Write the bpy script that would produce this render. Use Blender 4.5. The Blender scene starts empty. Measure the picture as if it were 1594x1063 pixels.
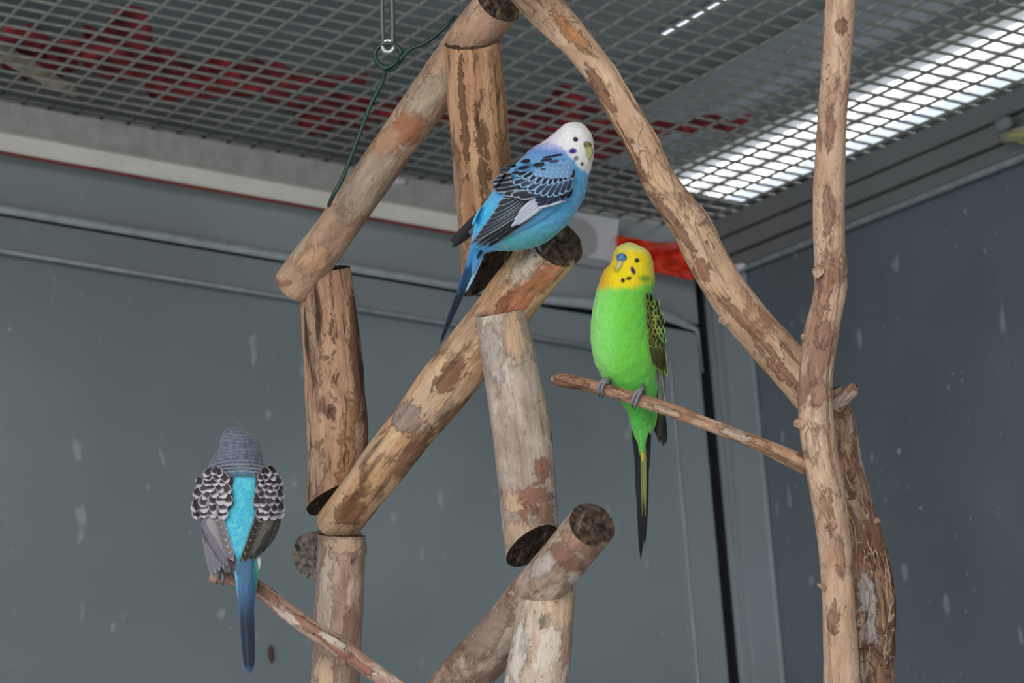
import bpy, bmesh, math, random
import numpy as np
from mathutils import Vector, Matrix, noise
from mathutils.bvhtree import BVHTree

scene = bpy.context.scene
COL = scene.collection
rng = random.Random(7)
nrng = np.random.default_rng(5)

# ------------------------------------------------------------------ camera
FPX = 4000.0
CX, CY = 797.0, 531.5
YAW, PITCH, ROLL = 0.47918666, 0.16847403, -0.07839252
SLOPE = -0.1391381                      # the mesh roof falls towards the right wall
CAM = np.array([0.0, 0.0, 1.6])
_f = np.array([math.sin(YAW) * math.cos(PITCH), math.cos(YAW) * math.cos(PITCH), math.sin(PITCH)])
_r0 = np.array([math.cos(YAW), -math.sin(YAW), 0.0])
_u0 = np.cross(_r0, _f)
CR = math.cos(ROLL) * _r0 + math.sin(ROLL) * _u0
CU = math.cos(ROLL) * _u0 - math.sin(ROLL) * _r0
CF = _f

cam_data = bpy.data.cameras.new('camera')
cam_data.sensor_width = 36.0
cam_data.lens = FPX / 1594.0 * 36.0
cam_data.clip_start = 0.05
cam_data.dof.use_dof = True
cam_data.dof.focus_distance = 1.44
cam_data.dof.aperture_fstop = 24.0
cam = bpy.data.objects.new('camera', cam_data)
COL.objects.link(cam)
cam.matrix_world = Matrix(((CR[0], CU[0], -CF[0], CAM[0]), (CR[1], CU[1], -CF[1], CAM[1]),
                           (CR[2], CU[2], -CF[2], CAM[2]), (0, 0, 0, 1)))
scene.camera = cam

# ------------------------------------------------------------------ world, light, exposure
world = bpy.data.worlds.new('world')
scene.world = world
world.use_nodes = True
bgn = world.node_tree.nodes['Background']
bgn.inputs[0].default_value = (0.86, 0.93, 1.0, 1)
bgn.inputs[1].default_value = 0.80

ld = bpy.data.lights.new('key_area_light', 'AREA')  # soft key light added out of view at upper left to shape the shading
ld.shape = 'RECTANGLE'; ld.size = 1.6; ld.size_y = 1.2
ld.energy = 46; ld.color = (1.0, 0.95, 0.87)
lo = bpy.data.objects.new('key_area_light', ld); COL.objects.link(lo)
lo.location = (-1.0, -0.55, 2.75)
lo.rotation_euler = (Vector((0.72, 1.3, 1.85)) - lo.location).to_track_quat('-Z', 'Y').to_euler()

scene.view_settings.view_transform = 'Standard'
scene.view_settings.look = 'None'
scene.view_settings.gamma = 1.0
scene.view_settings.use_curve_mapping = False
scene.view_settings.exposure = 0.0
scene.cycles.use_denoising = True

# ------------------------------------------------------------------ helpers
def ray(px, py):
    return CF + CR * (px - CX) / FPX - CU * (py - CY) / FPX
def U(px, py, d):                         # a point at depth d
    return CAM + ray(px, py) * d
def onY(px, py, Y):
    d = ray(px, py); return CAM + d * (Y - CAM[1]) / d[1]
def onX(px, py, X):
    d = ray(px, py); return CAM + d * (X - CAM[0]) / d[0]

def s2l(c):
    c = np.asarray(c, float) / 255.0
    return np.where(c <= 0.04045, c / 12.92, ((c + 0.055) / 1.055) ** 2.4)
def rgba(c):
    l = s2l(c); return (float(l[0]), float(l[1]), float(l[2]), 1.0)

def tag(o, label=None, cat=None, group=None, kind=None):
    if label: o['label'] = label
    if cat: o['category'] = cat
    if group: o['group'] = group
    if kind: o['kind'] = kind
    return o
def empty(name, loc):
    o = bpy.data.objects.new(name, None); COL.objects.link(o)
    o.location = [float(v) for v in loc]; o.empty_display_size = 0.02
    return o
def mesh_obj(name, verts, faces, mat, parent=None, smooth=True, attrs=None, loc=None):
    """verts are world positions; the object's origin sits at loc (or at its parent's origin)"""
    verts = np.asarray(verts, float)
    org = np.zeros(3)
    if parent is not None:
        org = WORLD_ORG[parent.name]
    elif loc is not None:
        org = np.asarray(loc, float)
    me = bpy.data.meshes.new(name)
    me.from_pydata((verts - org).tolist(), [], faces)
    if smooth:
        me.polygons.foreach_set('use_smooth', [True] * len(me.polygons))
    for k, a in (attrs or {}).items():
        a = np.asarray(a, float)
        if k in ('Col', 'mark'):
            at = me.color_attributes.new(k, 'FLOAT_COLOR', 'POINT')
            at.data.foreach_set('color', (a if a.shape[1] == 4 else np.c_[a, np.ones(len(a))]).ravel())
        else:
            at = me.attributes.new(k, 'FLOAT_VECTOR', 'POINT')
            at.data.foreach_set('vector', a.ravel())
    me.materials.append(mat)
    o = bpy.data.objects.new(name, me); COL.objects.link(o)
    if parent is not None:
        o.parent = parent
    else:
        o.location = org.tolist()
    WORLD_ORG[o.name] = org
    return o
WORLD_ORG = {}
def thing(name, loc, label, cat, group=None):
    o = empty(name, loc); tag(o, label, cat, group); WORLD_ORG[o.name] = np.asarray(loc, float)
    return o

# ------------------------------------------------------------------ materials
class NT:
    def __init__(self, name):
        self.m = bpy.data.materials.new(name); self.m.use_nodes = True
        self.t = self.m.node_tree; self.b = self.t.nodes['Principled BSDF']
    def n(self, typ, **kw):
        nd = self.t.nodes.new(typ)
        for k, v in kw.items():
            if k.startswith('i_'):
                nd.inputs[k[2:].replace('_', ' ')].default_value = v
            else:
                setattr(nd, k, v)
        return nd
    def l(self, a, b): self.t.links.new(a, b)
    def noise(self, vec, scale, detail=4, rough=0.55, dist=0.0):
        nd = self.n('ShaderNodeTexNoise'); nd.inputs['Scale'].default_value = scale
        nd.inputs['Detail'].default_value = detail; nd.inputs['Roughness'].default_value = rough
        nd.inputs['Distortion'].default_value = dist
        self.l(vec, nd.inputs['Vector']); return nd.outputs['Fac']
    def mapv(self, vec, scale=(1, 1, 1), loc=(0, 0, 0)):
        nd = self.n('ShaderNodeMapping'); nd.inputs['Scale'].default_value = scale
        nd.inputs['Location'].default_value = loc; self.l(vec, nd.inputs['Vector']); return nd.outputs[0]
    def ramp(self, fac, lo, hi, inv=False):
        nd = self.n('ShaderNodeMapRange', interpolation_type='SMOOTHSTEP')
        nd.inputs['From Min'].default_value = lo; nd.inputs['From Max'].default_value = hi
        if inv:
            nd.inputs['To Min'].default_value = 1; nd.inputs['To Max'].default_value = 0
        self.l(fac, nd.inputs['Value']); return nd.outputs['Result']
    def mix(self, fac, a, b):
        nd = self.n('ShaderNodeMix', data_type='RGBA')
        if isinstance(fac, float): nd.inputs[0].default_value = fac
        else: self.l(fac, nd.inputs[0])
        for sock, v in ((nd.inputs[6], a), (nd.inputs[7], b)):
            if isinstance(v, tuple): sock.default_value = v
            else: self.l(v, sock)
        return nd.outputs[2]
    def math(self, op, a, b=0.0):
        nd = self.n('ShaderNodeMath', operation=op)
        for i, v in enumerate((a, b)):
            if isinstance(v, (int, float)): nd.inputs[i].default_value = v
            else: self.l(v, nd.inputs[i])
        return nd.outputs[0]
    def bump(self, h, strength, dist):
        nd = self.n('ShaderNodeBump'); nd.inputs['Strength'].default_value = strength
        nd.inputs['Distance'].default_value = dist; self.l(h, nd.inputs['Height'])
        self.l(nd.outputs[0], self.b.inputs['Normal'])
    def color(self, c):
        if isinstance(c, tuple): self.b.inputs['Base Color'].default_value = c
        else: self.l(c, self.b.inputs['Base Color'])
    def set(self, rough=0.6, metal=0.0, spec=0.5):
        self.b.inputs['Roughness'].default_value = rough
        self.b.inputs['Metallic'].default_value = metal
        self.b.inputs['Specular IOR Level'].default_value = spec
        return self.m

def plain(name, c, rough=0.6, metal=0.0, var=0.12, scale=60.0, spec=0.5):
    t = NT(name); tc = t.n('ShaderNodeTexCoord').outputs['Object']
    f = t.noise(tc, scale, 5)
    dark = tuple(v * (1 - var) for v in rgba(c)[:3]) + (1.0,)
    lite = tuple(min(1, v * (1 + var)) for v in rgba(c)[:3]) + (1.0,)
    t.color(t.mix(t.ramp(f, 0.3, 0.7), dark, lite))
    return t.set(rough, metal, spec)

def paint(name, c, specks=1.0, rough=0.45):
    """grey painted sheet metal with droppings, scuffs and a cloudy sheen"""
    t = NT(name); g = t.n('ShaderNodeNewGeometry').outputs['Position']
    base = rgba(c)
    c1 = t.noise(g, 3.2, 3); c2 = t.noise(g, 22, 5, 0.65)
    dk = tuple(v * 0.86 for v in base[:3]) + (1.0,); lt = tuple(v * 1.14 for v in base[:3]) + (1.0,)
    col = t.mix(t.ramp(c1, 0.3, 0.7), dk, lt)
    col = t.mix(t.math('MULTIPLY', t.ramp(c2, 0.5, 0.85), 0.18), col, rgba((140, 150, 152)))
    st = t.mapv(g, (1, 1, 0.45))
    s1 = t.math('MULTIPLY', t.ramp(t.noise(st, 52, 2, 0.4), 0.70, 0.76), 0.30 * specks)
    col = t.mix(s1, col, rgba((185, 190, 188)))
    s2 = t.math('MULTIPLY', t.ramp(t.noise(t.mapv(g, (1, 1, 0.7), (3.1, 1.7, 0.4)), 120, 2, 0.4), 0.72, 0.79), 0.45 * specks)
    col = t.mix(s2, col, rgba((190, 195, 192)))
    t.color(col)
    rr = t.n('ShaderNodeMapRange'); rr.inputs['To Min'].default_value = rough - 0.1; rr.inputs['To Max'].default_value = rough + 0.15
    t.l(c2, rr.inputs['Value']); t.l(rr.outputs[0], t.b.inputs['Roughness'])
    t.bump(c2, 0.08, 0.002)
    m = t.m; t.b.inputs['Specular IOR Level'].default_value = 0.4
    return m

def wood(name, base, alt, patch, pale, seed=0.0, patch_at=0.56, pale_at=0.6, streak=0.5, scribble=0.0, speck=0.5, stretch=0.25, bump=0.5):
    t = NT(name)
    at = t.n('ShaderNodeAttribute', attribute_name='axc').outputs['Vector']
    v = t.mapv(at, (1, 1, 1), (seed, seed * 0.7, seed * 1.3))
    grain = t.noise(t.mapv(v, (1, 1, stretch)), 150, 6, 0.62)
    col = t.mix(t.ramp(grain, 0.36, 0.64), rgba(base), rgba(alt))
    mot = t.noise(t.mapv(v, (1, 1, 0.6), (6.1, 2.2, 3.7)), 95, 8, 0.7, 0.3)
    col = t.mix(t.math('MULTIPLY', t.ramp(mot, 0.5, 0.66), 0.45), col, rgba(tuple(0.5 * np.array(alt) + 0.5 * np.array((120, 84, 66)))))
    col = t.mix(t.math('MULTIPLY', t.ramp(mot, 0.47, 0.32), 0.4), col, rgba(pale))
    n2 = t.noise(t.mapv(v, (1, 1, 0.55)), 42, 8, 0.68, 0.6)
    m2 = t.math('MULTIPLY', t.ramp(n2, patch_at - 0.02, patch_at + 0.06), 0.8)
    pcol = t.mix(t.ramp(grain, 0.35, 0.62), rgba(tuple(0.72 * np.array(patch))), rgba(patch))
    col = t.mix(m2, col, pcol)
    n3 = t.noise(t.mapv(v, (1, 1, 0.5), (4.2, 1.1, 2.3)), 58, 8, 0.68, 0.4)
    m3 = t.ramp(n3, pale_at - 0.04, pale_at + 0.07)
    col = t.mix(t.math('MULTIPLY', m3, 0.8), col, rgba(pale))
    mk = t.n('ShaderNodeAttribute', attribute_name='mark')
    mn = t.noise(t.mapv(v, (1, 1, 0.6), (8.1, 4.4, 0.9)), 170, 9, 0.75, 0.7)
    mm = t.ramp(t.math('ADD', mk.outputs['Alpha'], t.math('MULTIPLY', t.math('SUBTRACT', mn, 0.5), 2.6)), 0.38, 0.66)
    col = t.mix(t.math('MULTIPLY', mm, 0.8), col, t.mix(t.ramp(grain, 0.36, 0.6), t.mix(0.38, mk.outputs['Color'], rgba((70, 48, 38))), mk.outputs['Color']))
    n4 = t.noise(t.mapv(v, (1, 1, 0.1), (1.2, 5.1, 0.3)), 170, 4, 0.6)
    m4 = t.math('MULTIPLY', t.ramp(n4, 0.57, 0.68), streak)
    dark = rgba((74, 50, 38))
    col = t.mix(m4, col, dark)
    h = t.math('SUBTRACT', t.math('ADD', grain, t.math('MULTIPLY', m2, -0.35)), t.math('MULTIPLY', m4, 0.8))
    if scribble > 0:
        n5 = t.noise(t.mapv(v, (1, 1, 0.34), (7.7, 0.2, 1.9)), 70, 3, 0.5, 1.2)
        a5 = t.math('ABSOLUTE', t.math('SUBTRACT', n5, 0.5))
        reg = t.ramp(t.noise(v, 22, 3), 0.46, 0.6)
        m5 = t.math('MULTIPLY', t.math('MULTIPLY', t.ramp(a5, 0.008, 0.022, inv=True), reg), scribble)
        col = t.mix(m5, col, rgba((112, 62, 44)))
        n6 = t.noise(t.mapv(v, (1, 1, 0.3), (2.7, 3.2, 6.9)), 62, 3, 0.5, 1.4)
        a6 = t.math('ABSOLUTE', t.math('SUBTRACT', n6, 0.5))
        m6 = t.math('MULTIPLY', t.math('MULTIPLY', t.ramp(a6, 0.01, 0.022, inv=True), reg), scribble)
        col = t.mix(m6, col, rgba((222, 196, 164)))
        h = t.math('ADD', t.math('SUBTRACT', h, t.math('MULTIPLY', m5, 0.9)), t.math('MULTIPLY', m6, 0.7))
    n7 = t.noise(t.mapv(v, (1, 1, 0.7), (9.1, 3.3, 0.8)), 420, 2, 0.5)
    m7 = t.math('MULTIPLY', t.ramp(n7, 0.66, 0.74), speck)
    col = t.mix(m7, col, rgba((92, 66, 52)))
    h = t.math('ADD', h, t.math('MULTIPLY', mot, 0.9)); h = t.math('ADD', h, t.math('MULTIPLY', mm, 0.25))
    hs = t.n('ShaderNodeHueSaturation'); hs.inputs['Saturation'].default_value = 0.96; hs.inputs['Value'].default_value = 1.14
    t.l(col, hs.inputs['Color']); t.color(hs.outputs[0]); t.bump(h, min(1.0, bump * 1.5), 0.0022)
    return t.set(0.78, 0, 0.25)

def endgrain(name, c=(72, 58, 48)):
    t = NT(name); tc = t.n('ShaderNodeAttribute', attribute_name='axc').outputs['Vector']
    n1 = t.noise(tc, 260, 5, 0.65); n2 = t.noise(t.mapv(tc, (1, 0.25, 1)), 210, 3, 0.6)
    col = t.mix(t.ramp(n1, 0.35, 0.65), rgba(tuple(0.55 * np.array(c))), rgba(c))
    col = t.mix(t.math('MULTIPLY', t.ramp(n2, 0.55, 0.68), 0.7), col, rgba((150, 132, 112)))
    n3 = t.noise(t.mapv(tc, (0.3, 1, 1), (3, 1, 2)), 190, 3, 0.6)
    col = t.mix(t.math('MULTIPLY', t.ramp(n3, 0.58, 0.66), 0.8), col, rgba((24, 19, 16)))
    t.color(col); t.bump(n1, 0.6, 0.002)
    return t.set(0.9, 0, 0.15)

def vcol(name, rough=0.75, sheen=0.25, fine=0.10, scale=900.0, bump=0.25):
    t = NT(name)
    a = t.n('ShaderNodeAttribute', attribute_name='Col').outputs['Color']
    tc = t.n('ShaderNodeTexCoord').outputs['Object']
    f = t.noise(t.mapv(tc, (1, 1, 0.45)), scale, 3, 0.6)
    hsv = t.n('ShaderNodeHueSaturation'); t.l(a, hsv.inputs['Color'])
    mr = t.n('ShaderNodeMapRange'); mr.inputs['To Min'].default_value = 1 - fine; mr.inputs['To Max'].default_value = 1 + fine
    mr.inputs['From Min'].default_value = 0.3; mr.inputs['From Max'].default_value = 0.7
    t.l(f, mr.inputs['Value']); t.l(mr.outputs[0], hsv.inputs['Value'])
    t.color(hsv.outputs[0]); t.bump(f, bump, 0.0006)
    t.b.inputs['Sheen Weight'].default_value = sheen
    t.b.inputs['Sheen Roughness'].default_value = 0.5
    return t.set(rough, 0, 0.25)

def emis(name, c, strength):
    t = NT(name)
    t.color((0.8, 0.8, 0.8, 1)); t.b.inputs['Emission Color'].default_value = rgba(c)
    t.b.inputs['Emission Strength'].default_value = strength
    return t.m

M = {}
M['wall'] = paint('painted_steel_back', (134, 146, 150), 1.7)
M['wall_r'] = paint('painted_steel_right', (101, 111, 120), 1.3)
M['frame'] = paint('painted_steel_frame', (140, 149, 155), 0.35)
M['band'] = paint('painted_steel_band', (154, 163, 167), 0.6)
M['beadl'] = plain('pale_edge_highlight', (186, 194, 198), 0.5)  # pale tone for the frame's painted edge highlight and the ledge's bright edge
M['dark'] = plain('dark_gap_shade', (54, 58, 63), 0.7)  # dark tone that paints shade into the joints and the corner gap
M['steel'] = plain('grey_steel_rod', (176, 186, 192), 0.35, 0.2)
M['galv'] = plain('galvanised_wire', (184, 184, 178), 0.55, 0.1, 0.15, 90)
M['greytrim'] = plain('grey_trim_strip', (178, 178, 176), 0.55)
M['cream'] = plain('cream_plastic', (244, 241, 232), 0.4, 0, 0.05, 25)
M['white'] = plain('white_plastic', (212, 214, 220), 0.4, 0, 0.05, 25)
M['cap_shadow'] = plain('cap_shadow_grey', (170, 170, 168), 0.5, 0, 0.05, 25)  # grey that paints the rounded shadow on the end cap
M['redwire'] = plain('dark_red_cord', (128, 62, 52), 0.6)
M['red'] = plain('red_cloth', (244, 58, 28), 0.6, 0, 0.3, 40)
M['reddark'] = plain('dull_red_sheet', (146, 46, 50), 0.6, 0, 0.75, 34)
M['roof'] = plain('grey_roof_sheet', (104, 112, 110), 0.8, 0, 0.15, 6)
M['beam'] = plain('light_grey_beam', (150, 158, 164), 0.6, 0, 0.1, 10)
M['outer'] = plain('dark_outer_wall', (84, 90, 92), 0.8, 0, 0.2, 8)
M['floor'] = plain('sandy_concrete_floor', (204, 194, 178), 0.9, 0, 0.15, 30)
M['trimr'] = paint('painted_steel_dark_trim', (120, 122, 124), 0.25)
M['wiregreen'] = plain('green_coated_wire', (30, 62, 52), 0.45)
M['hook'] = plain('dull_zinc_link', (92, 104, 102), 0.4, 0.5)
M['light1'] = emis('diffuser_white', (255, 255, 255), 2.6)
M['light2'] = emis('diffuser_warm', (250, 242, 240), 0.86)
M['light3'] = emis('diffuser_blue', (214, 230, 250), 0.9)
M['lighttube'] = emis('thin_tube_glow', (225, 230, 246), 1.6)
M['housing'] = plain('lamp_housing', (120, 126, 128), 0.6)
M['stick'] = plain('pale_stick', (176, 168, 148), 0.8, 0, 0.2, 60)

# ------------------------------------------------------------------ mesh helpers
def box_faces():
    return [(0, 1, 3, 2), (4, 6, 7, 5), (0, 4, 5, 1), (2, 3, 7, 6), (0, 2, 6, 4), (1, 5, 7, 3)]
def sbox(name, x0, x1, y0, y1, z0, z1, mat, parent=None, slope=0.0, bev=0.0):
    """box whose bottom and top follow z + slope*x"""
    v = []
    for x in (x0, x1):
        for y in (y0, y1):
            for z in (z0, z1):
                v.append((x, y, z + slope * x))
    o = mesh_obj(name, v, box_faces(), mat, parent, smooth=False, loc=v[0] if parent is None else None)
    if bev > 0:
        md = o.modifiers.new('bevel', 'BEVEL'); md.width = bev; md.segments = 2; md.limit_method = 'ANGLE'
    return o
def struct(o):
    o['kind'] = 'structure'; return o

def resample(arr, n, smooth=0.0):
    arr = np.asarray(arr, float)
    seg = np.r_[0, np.cumsum(np.linalg.norm(np.diff(arr[:, :3], axis=0), axis=1))]
    t = np.linspace(0, seg[-1], n)
    # Catmull-Rom through the given rows
    out = np.empty((n, arr.shape[1]))
    m = np.gradient(arr, seg, axis=0)
    idx = np.clip(np.searchsorted(seg, t, 'right') - 1, 0, len(seg) - 2)
    h = (seg[idx + 1] - seg[idx])[:, None]; x = ((t - seg[idx])[:, None]) / h
    p0, p1, m0, m1 = arr[idx], arr[idx + 1], m[idx] * h, m[idx + 1] * h
    out = (2*x**3 - 3*x**2 + 1)*p0 + (x**3 - 2*x**2 + x)*m0 + (-2*x**3 + 3*x**2)*p1 + (x**3 - x**2)*m1
    return out, t

def grid_faces(nu, nv, wrap=True, cap=True):
    f = []
    for i in range(nu - 1):
        for j in range(nv if wrap else nv - 1):
            k = (j + 1) % nv
            f.append((i * nv + j, i * nv + k, (i + 1) * nv + k, (i + 1) * nv + j))
    return f

def tube(name, pts, rad, mat, parent=None, nv=10, n=None, loc=None, cap=True):
    """round tube through world points; rad a number or one per point"""
    pts = np.asarray(pts, float); r = np.broadcast_to(np.asarray(rad, float), (len(pts),))
    a = np.c_[pts, r]
    if n: a, _ = resample(a, n)
    P, R = a[:, :3], np.maximum(a[:, 3], 1e-5)
    T = np.gradient(P, axis=0); T /= np.linalg.norm(T, axis=1)[:, None]
    ref = np.array([0.31, 0.2, 0.93]) if abs(T[0] @ np.array([0.31, 0.2, 0.93])) < 0.9 else np.array([1.0, 0, 0])
    V = []; ax = np.cross(T[0], ref); ax /= np.linalg.norm(ax)
    for p, rr, t in zip(P, R, T):
        ax = ax - (ax @ t) * t; ax /= np.linalg.norm(ax); b = np.cross(t, ax)
        for j in range(nv):
            q = 2 * math.pi * j / nv
            V.append(p + rr * (math.cos(q) * ax + math.sin(q) * b))
    F = grid_faces(len(P), nv)
    if cap:
        F.append(tuple(range(nv))[::-1]); F.append(tuple(range((len(P) - 1) * nv, len(P) * nv)))
    return mesh_obj(name, V, F, mat, parent, loc=P[0] if loc is None else loc)

def branch(name, pts, mat, parent=None, nv=28, step=0.004, lump=0.06, seed=0.0, cut0=None, cut1=None, endmat=None, rough_end=0.0, loc=None, cap_name='cut_end', ncap=4, round0=False, round1=False, oval=0.0, marks=()):
    """log or branch through rows (px, py, depth, radius px); cut0/cut1 are world normals of the end cuts"""
    rows = np.array([[*U(p[0], p[1], p[2]), p[3] * p[2] / FPX] for p in pts])
    L = np.sum(np.linalg.norm(np.diff(rows[:, :3], axis=0), axis=1))
    n = max(6, int(L / step))
    a, t = resample(rows, n) if len(rows) > 2 else resample(np.array([rows[0], rows.mean(0), rows[-1]]), n)
    P, R = a[:, :3], a[:, 3].copy()
    if round0 or round1:
        for i in range(n):
            if round0 and t[i] < R[0] * 0.7:
                q = 1 - t[i] / (R[0] * 0.7); R[i] *= max(0.25, math.sqrt(max(0, 1 - q * q * 0.92)))
            if round1 and L - t[i] < R[-1] * 0.7:
                q = 1 - (L - t[i]) / (R[-1] * 0.7); R[i] *= max(0.25, math.sqrt(max(0, 1 - q * q * 0.92)))
    T = np.gradient(P, axis=0); T /= np.linalg.norm(T, axis=1)[:, None]
    ax = np.cross(T[0], [0.3, 0.9, 0.1]); ax /= np.linalg.norm(ax)
    V = np.empty((n, nv, 3)); A = np.empty((n, nv, 3))
    for i in range(n):
        ax = ax - (ax @ T[i]) * T[i]; ax /= np.linalg.norm(ax); b = np.cross(T[i], ax)
        for j in range(nv):
            q = 2 * math.pi * j / nv
            e = np.array([math.cos(q), math.sin(q)])
            k = noise.noise(Vector((e[0] * 0.9 + seed, e[1] * 0.9 - seed, t[i] * 22 + seed * 3)))
            k2 = noise.noise(Vector((e[0] * 2.6 - seed, e[1] * 2.6 + seed, t[i] * 70 + seed)))
            rr = R[i] * (1 + lump * k + lump * 0.4 * k2 + oval * math.cos(2 * q + seed))
            V[i, j] = P[i] + rr * (e[0] * ax + e[1] * b)
            A[i, j] = (e[0] * R[i], e[1] * R[i], t[i])
    # oblique saw cuts: slide end rings along the axis onto the cut plane
    for end, cut in ((0, cut0), (1, cut1)):
        if cut is None: continue
        cn = np.asarray(cut, float); cn /= np.linalg.norm(cn)
        k = 0 if end == 0 else n - 1
        for j in range(nv):
            off = V[k, j] - P[k]; ta = T[k]
            d = -(off @ cn) / (ta @ cn)
            d = max(-2.2 * R[k], min(2.2 * R[k], d))
            m = max(3, int(2.5 * R[k] / step))
            for i in range(m):
                ii = k + i if end == 0 else k - i
                if 0 <= ii < n:
                    V[ii, j] += ta * d * (1 - i / m) ** 1.0
    # patches of other bark, bare wood and a painted lit side, each with a ragged edge
    mkc = np.zeros((n * nv, 4)); VV = V.reshape(-1, 3)
    if marks:
        D_ = VV - CAM; dep = D_ @ CF; PX = CX + FPX * (D_ @ CR) / dep; PY = CY - FPX * (D_ @ CU) / dep
        side = ((VV - np.repeat(P, nv, 0)) @ CF) < 0.004
        for (mx, my, ra, rb, mc) in marks:
            i = int(np.argmin(np.hypot(PX - mx, PY - my))) // nv
            ta = np.array([T[i] @ CR, -(T[i] @ CU)]); ta /= np.linalg.norm(ta) + 1e-9
            al = (PX - mx) * ta[0] + (PY - my) * ta[1]; ac = -(PX - mx) * ta[1] + (PY - my) * ta[0]
            w_ = np.clip(1.25 - np.hypot(al / ra, ac / rb) * 0.75, 0, 1) * side
            up = w_ > mkc[:, 3]; mkc[up, :3] = s2l(mc); mkc[up, 3] = w_[up]
    o = mesh_obj(name, V.reshape(-1, 3), grid_faces(n, nv), mat, parent, attrs={'axc': A.reshape(-1, 3), 'mark': mkc}, loc=loc if loc is not None else P[0])
    # end caps as sub-parts
    for end in (0, 1):
        k = 0 if end == 0 else n - 1
        ringv = V[k]; c = ringv.mean(0)
        vs, at = [c], [(0, 0, seed)]
        for m in range(1, ncap + 1):
            for j in range(nv):
                q = ringv[j] * (m / ncap) + c * (1 - m / ncap)
                if m < ncap:
                    q = q + T[k] * (-1 if end == 1 else 1) * rough_end * R[k] * abs(noise.noise(Vector((float(q[0]) * 260, float(q[1]) * 260, float(q[2]) * 260))))
                vs.append(q); e = A[k, j] * (m / ncap); at.append((e[0], e[1], seed))
        fs = []
        for j in range(nv):
            j2 = (j + 1) % nv
            fs.append((0, 1 + j, 1 + j2))
            for m in range(ncap - 1):
                fs.append((1 + m * nv + j, 1 + (m + 1) * nv + j, 1 + (m + 1) * nv + j2, 1 + m * nv + j2))
        if end == 0: fs = [f[::-1] for f in fs]
        mesh_obj(cap_name, vs, fs, endmat or mat, o, smooth=False, attrs={'axc': at})
    return o

# ================================================================== the aviary shell
YB = 2.40                                   # back wall
K = YB / 2.5
XR = 1.548 * K                              # right wall
YF = YB - 0.02                              # front face of the panel frame
pe = onY(533, 261, YB)
CZ0 = pe[2] - SLOPE * pe[0]                 # mesh roof: z = CZ0 + SLOPE*x
def ceilz(x): return CZ0 + SLOPE * x
def onC(px, py, h=0.0):
    d = ray(px, py); nrm = np.array([-SLOPE, 0, 1.0])
    k = (CZ0 + h - CAM @ nrm) / (d @ nrm); return CAM + d * k
def zl(px, py, Y):                          # height of a roof-parallel line through a pixel on the plane y=Y
    p = onY(px, py, Y); return p[2] - SLOPE * p[0]
XL = -1.4
YFRONT = -1.6

struct(sbox('floor', XL, XR + 0.1, YFRONT, YB + 0.1, -0.05, 0.0, M['floor']))
# --- back wall
z_rod = zl(540, 417, YF)
z_faint = zl(0, 390, YF)
x_st0 = onY(1061, 773, YF)[0]; x_st1 = onY(1110, 773, YF)[0]
struct(sbox('wall_back', XL, XR + 0.06, YB, YB + 0.04, 0.0, CZ0, M['dark'], slope=0.0))  # dark all over, so the open joints carry painted shade
wb = bpy.data.objects['wall_back']
# shape its top to the roof slope
for v in wb.data.vertices:
    w = v.co.x + WORLD_ORG['wall_back'][0]
    if v.co.z + WORLD_ORG['wall_back'][2] > 1.0:
        v.co.z = ceilz(w) - 0.004 - WORLD_ORG['wall_back'][2]
zf = z_faint
sheet_v = [(XL, YB - 0.001, 0.02), (x_st0 + 0.004, YB - 0.001, 0.02), (XL, YB - 0.001, zf + SLOPE * XL + 0.004), (x_st0 + 0.004, YB - 0.001, zf + SLOPE * x_st0 + 0.004)]
def slab(name, quad, y0, y1, mat, parent=None):
    v = [(x, y, z) for y in (y0, y1) for (x, z) in quad]
    f = [(0, 1, 2, 3), (7, 6, 5, 4), (0, 4, 5, 1), (1, 5, 6, 2), (2, 6, 7, 3), (3, 7, 4, 0)]
    return mesh_obj(name, v, f, mat, parent, smooth=False, loc=v[0] if parent is None else None)
sheet = slab('wall_sheet', [(XL, 0.02), (x_st0 + 0.004, 0.02), (x_st0 + 0.004, zf + SLOPE * x_st0 + 0.004), (XL, zf + SLOPE * XL + 0.004)], YB - 0.008, YB + 0.002, M['wall'], wb)
zr1 = z_rod - 0.0045                           # top of the panel frame
fq = [(XL, zf + SLOPE * XL), (x_st0, zf + SLOPE * x_st0), (x_st0, 0.02), (x_st1, 0.02), (x_st1, zr1 + SLOPE * x_st1 - 0.008), (x_st1 - 0.003, zr1 + SLOPE * x_st1 - 0.002), (x_st1 - 0.010, zr1 + SLOPE * x_st1), (XL, zr1 + SLOPE * XL)]
V = [(x, y, z) for y in (YF, YB) for (x, z) in fq]; nq = len(fq)
F = [tuple(range(nq)), tuple(range(2 * nq - 1, nq - 1, -1))] + [(j, j + nq, (j + 1) % nq + nq, (j + 1) % nq) for j in range(nq)]
pf = mesh_obj('panel_frame', V, F, M['frame'], wb, smooth=False)
md = pf.modifiers.new('bevel', 'BEVEL'); md.width = 0.0025; md.segments = 3; md.limit_method = 'ANGLE'
tube('frame_highlight_bead', [(XL, YF - 0.0005, zf + SLOPE * XL), (0.3, YF - 0.0005, zf + SLOPE * 0.3), (x_st0 - 0.004, YF - 0.0005, zf + SLOPE * x_st0)], 0.0024, M['beadl'], wb, nv=8)  # pale bead imitates the highlight along the frame's inner edge
tube('frame_highlight_bead', [(x_st0, YF - 0.0005, zf + SLOPE * x_st0), (x_st0, YF - 0.0005, 0.02)], 0.0014, M['beadl'], wb, nv=8)
# upper band above the rod
zb0 = z_rod + 0.004; zb1 = CZ0 - 0.004
band = slab('upper_band', [(XL, zb0 + SLOPE * XL), (x_st1 + 0.004, zb0 + SLOPE * x_st1), (x_st1 + 0.004, zb1 + SLOPE * x_st1), (XL, zb1 + SLOPE * XL)], YF + 0.004, YB, M['band'], wb)
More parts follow.
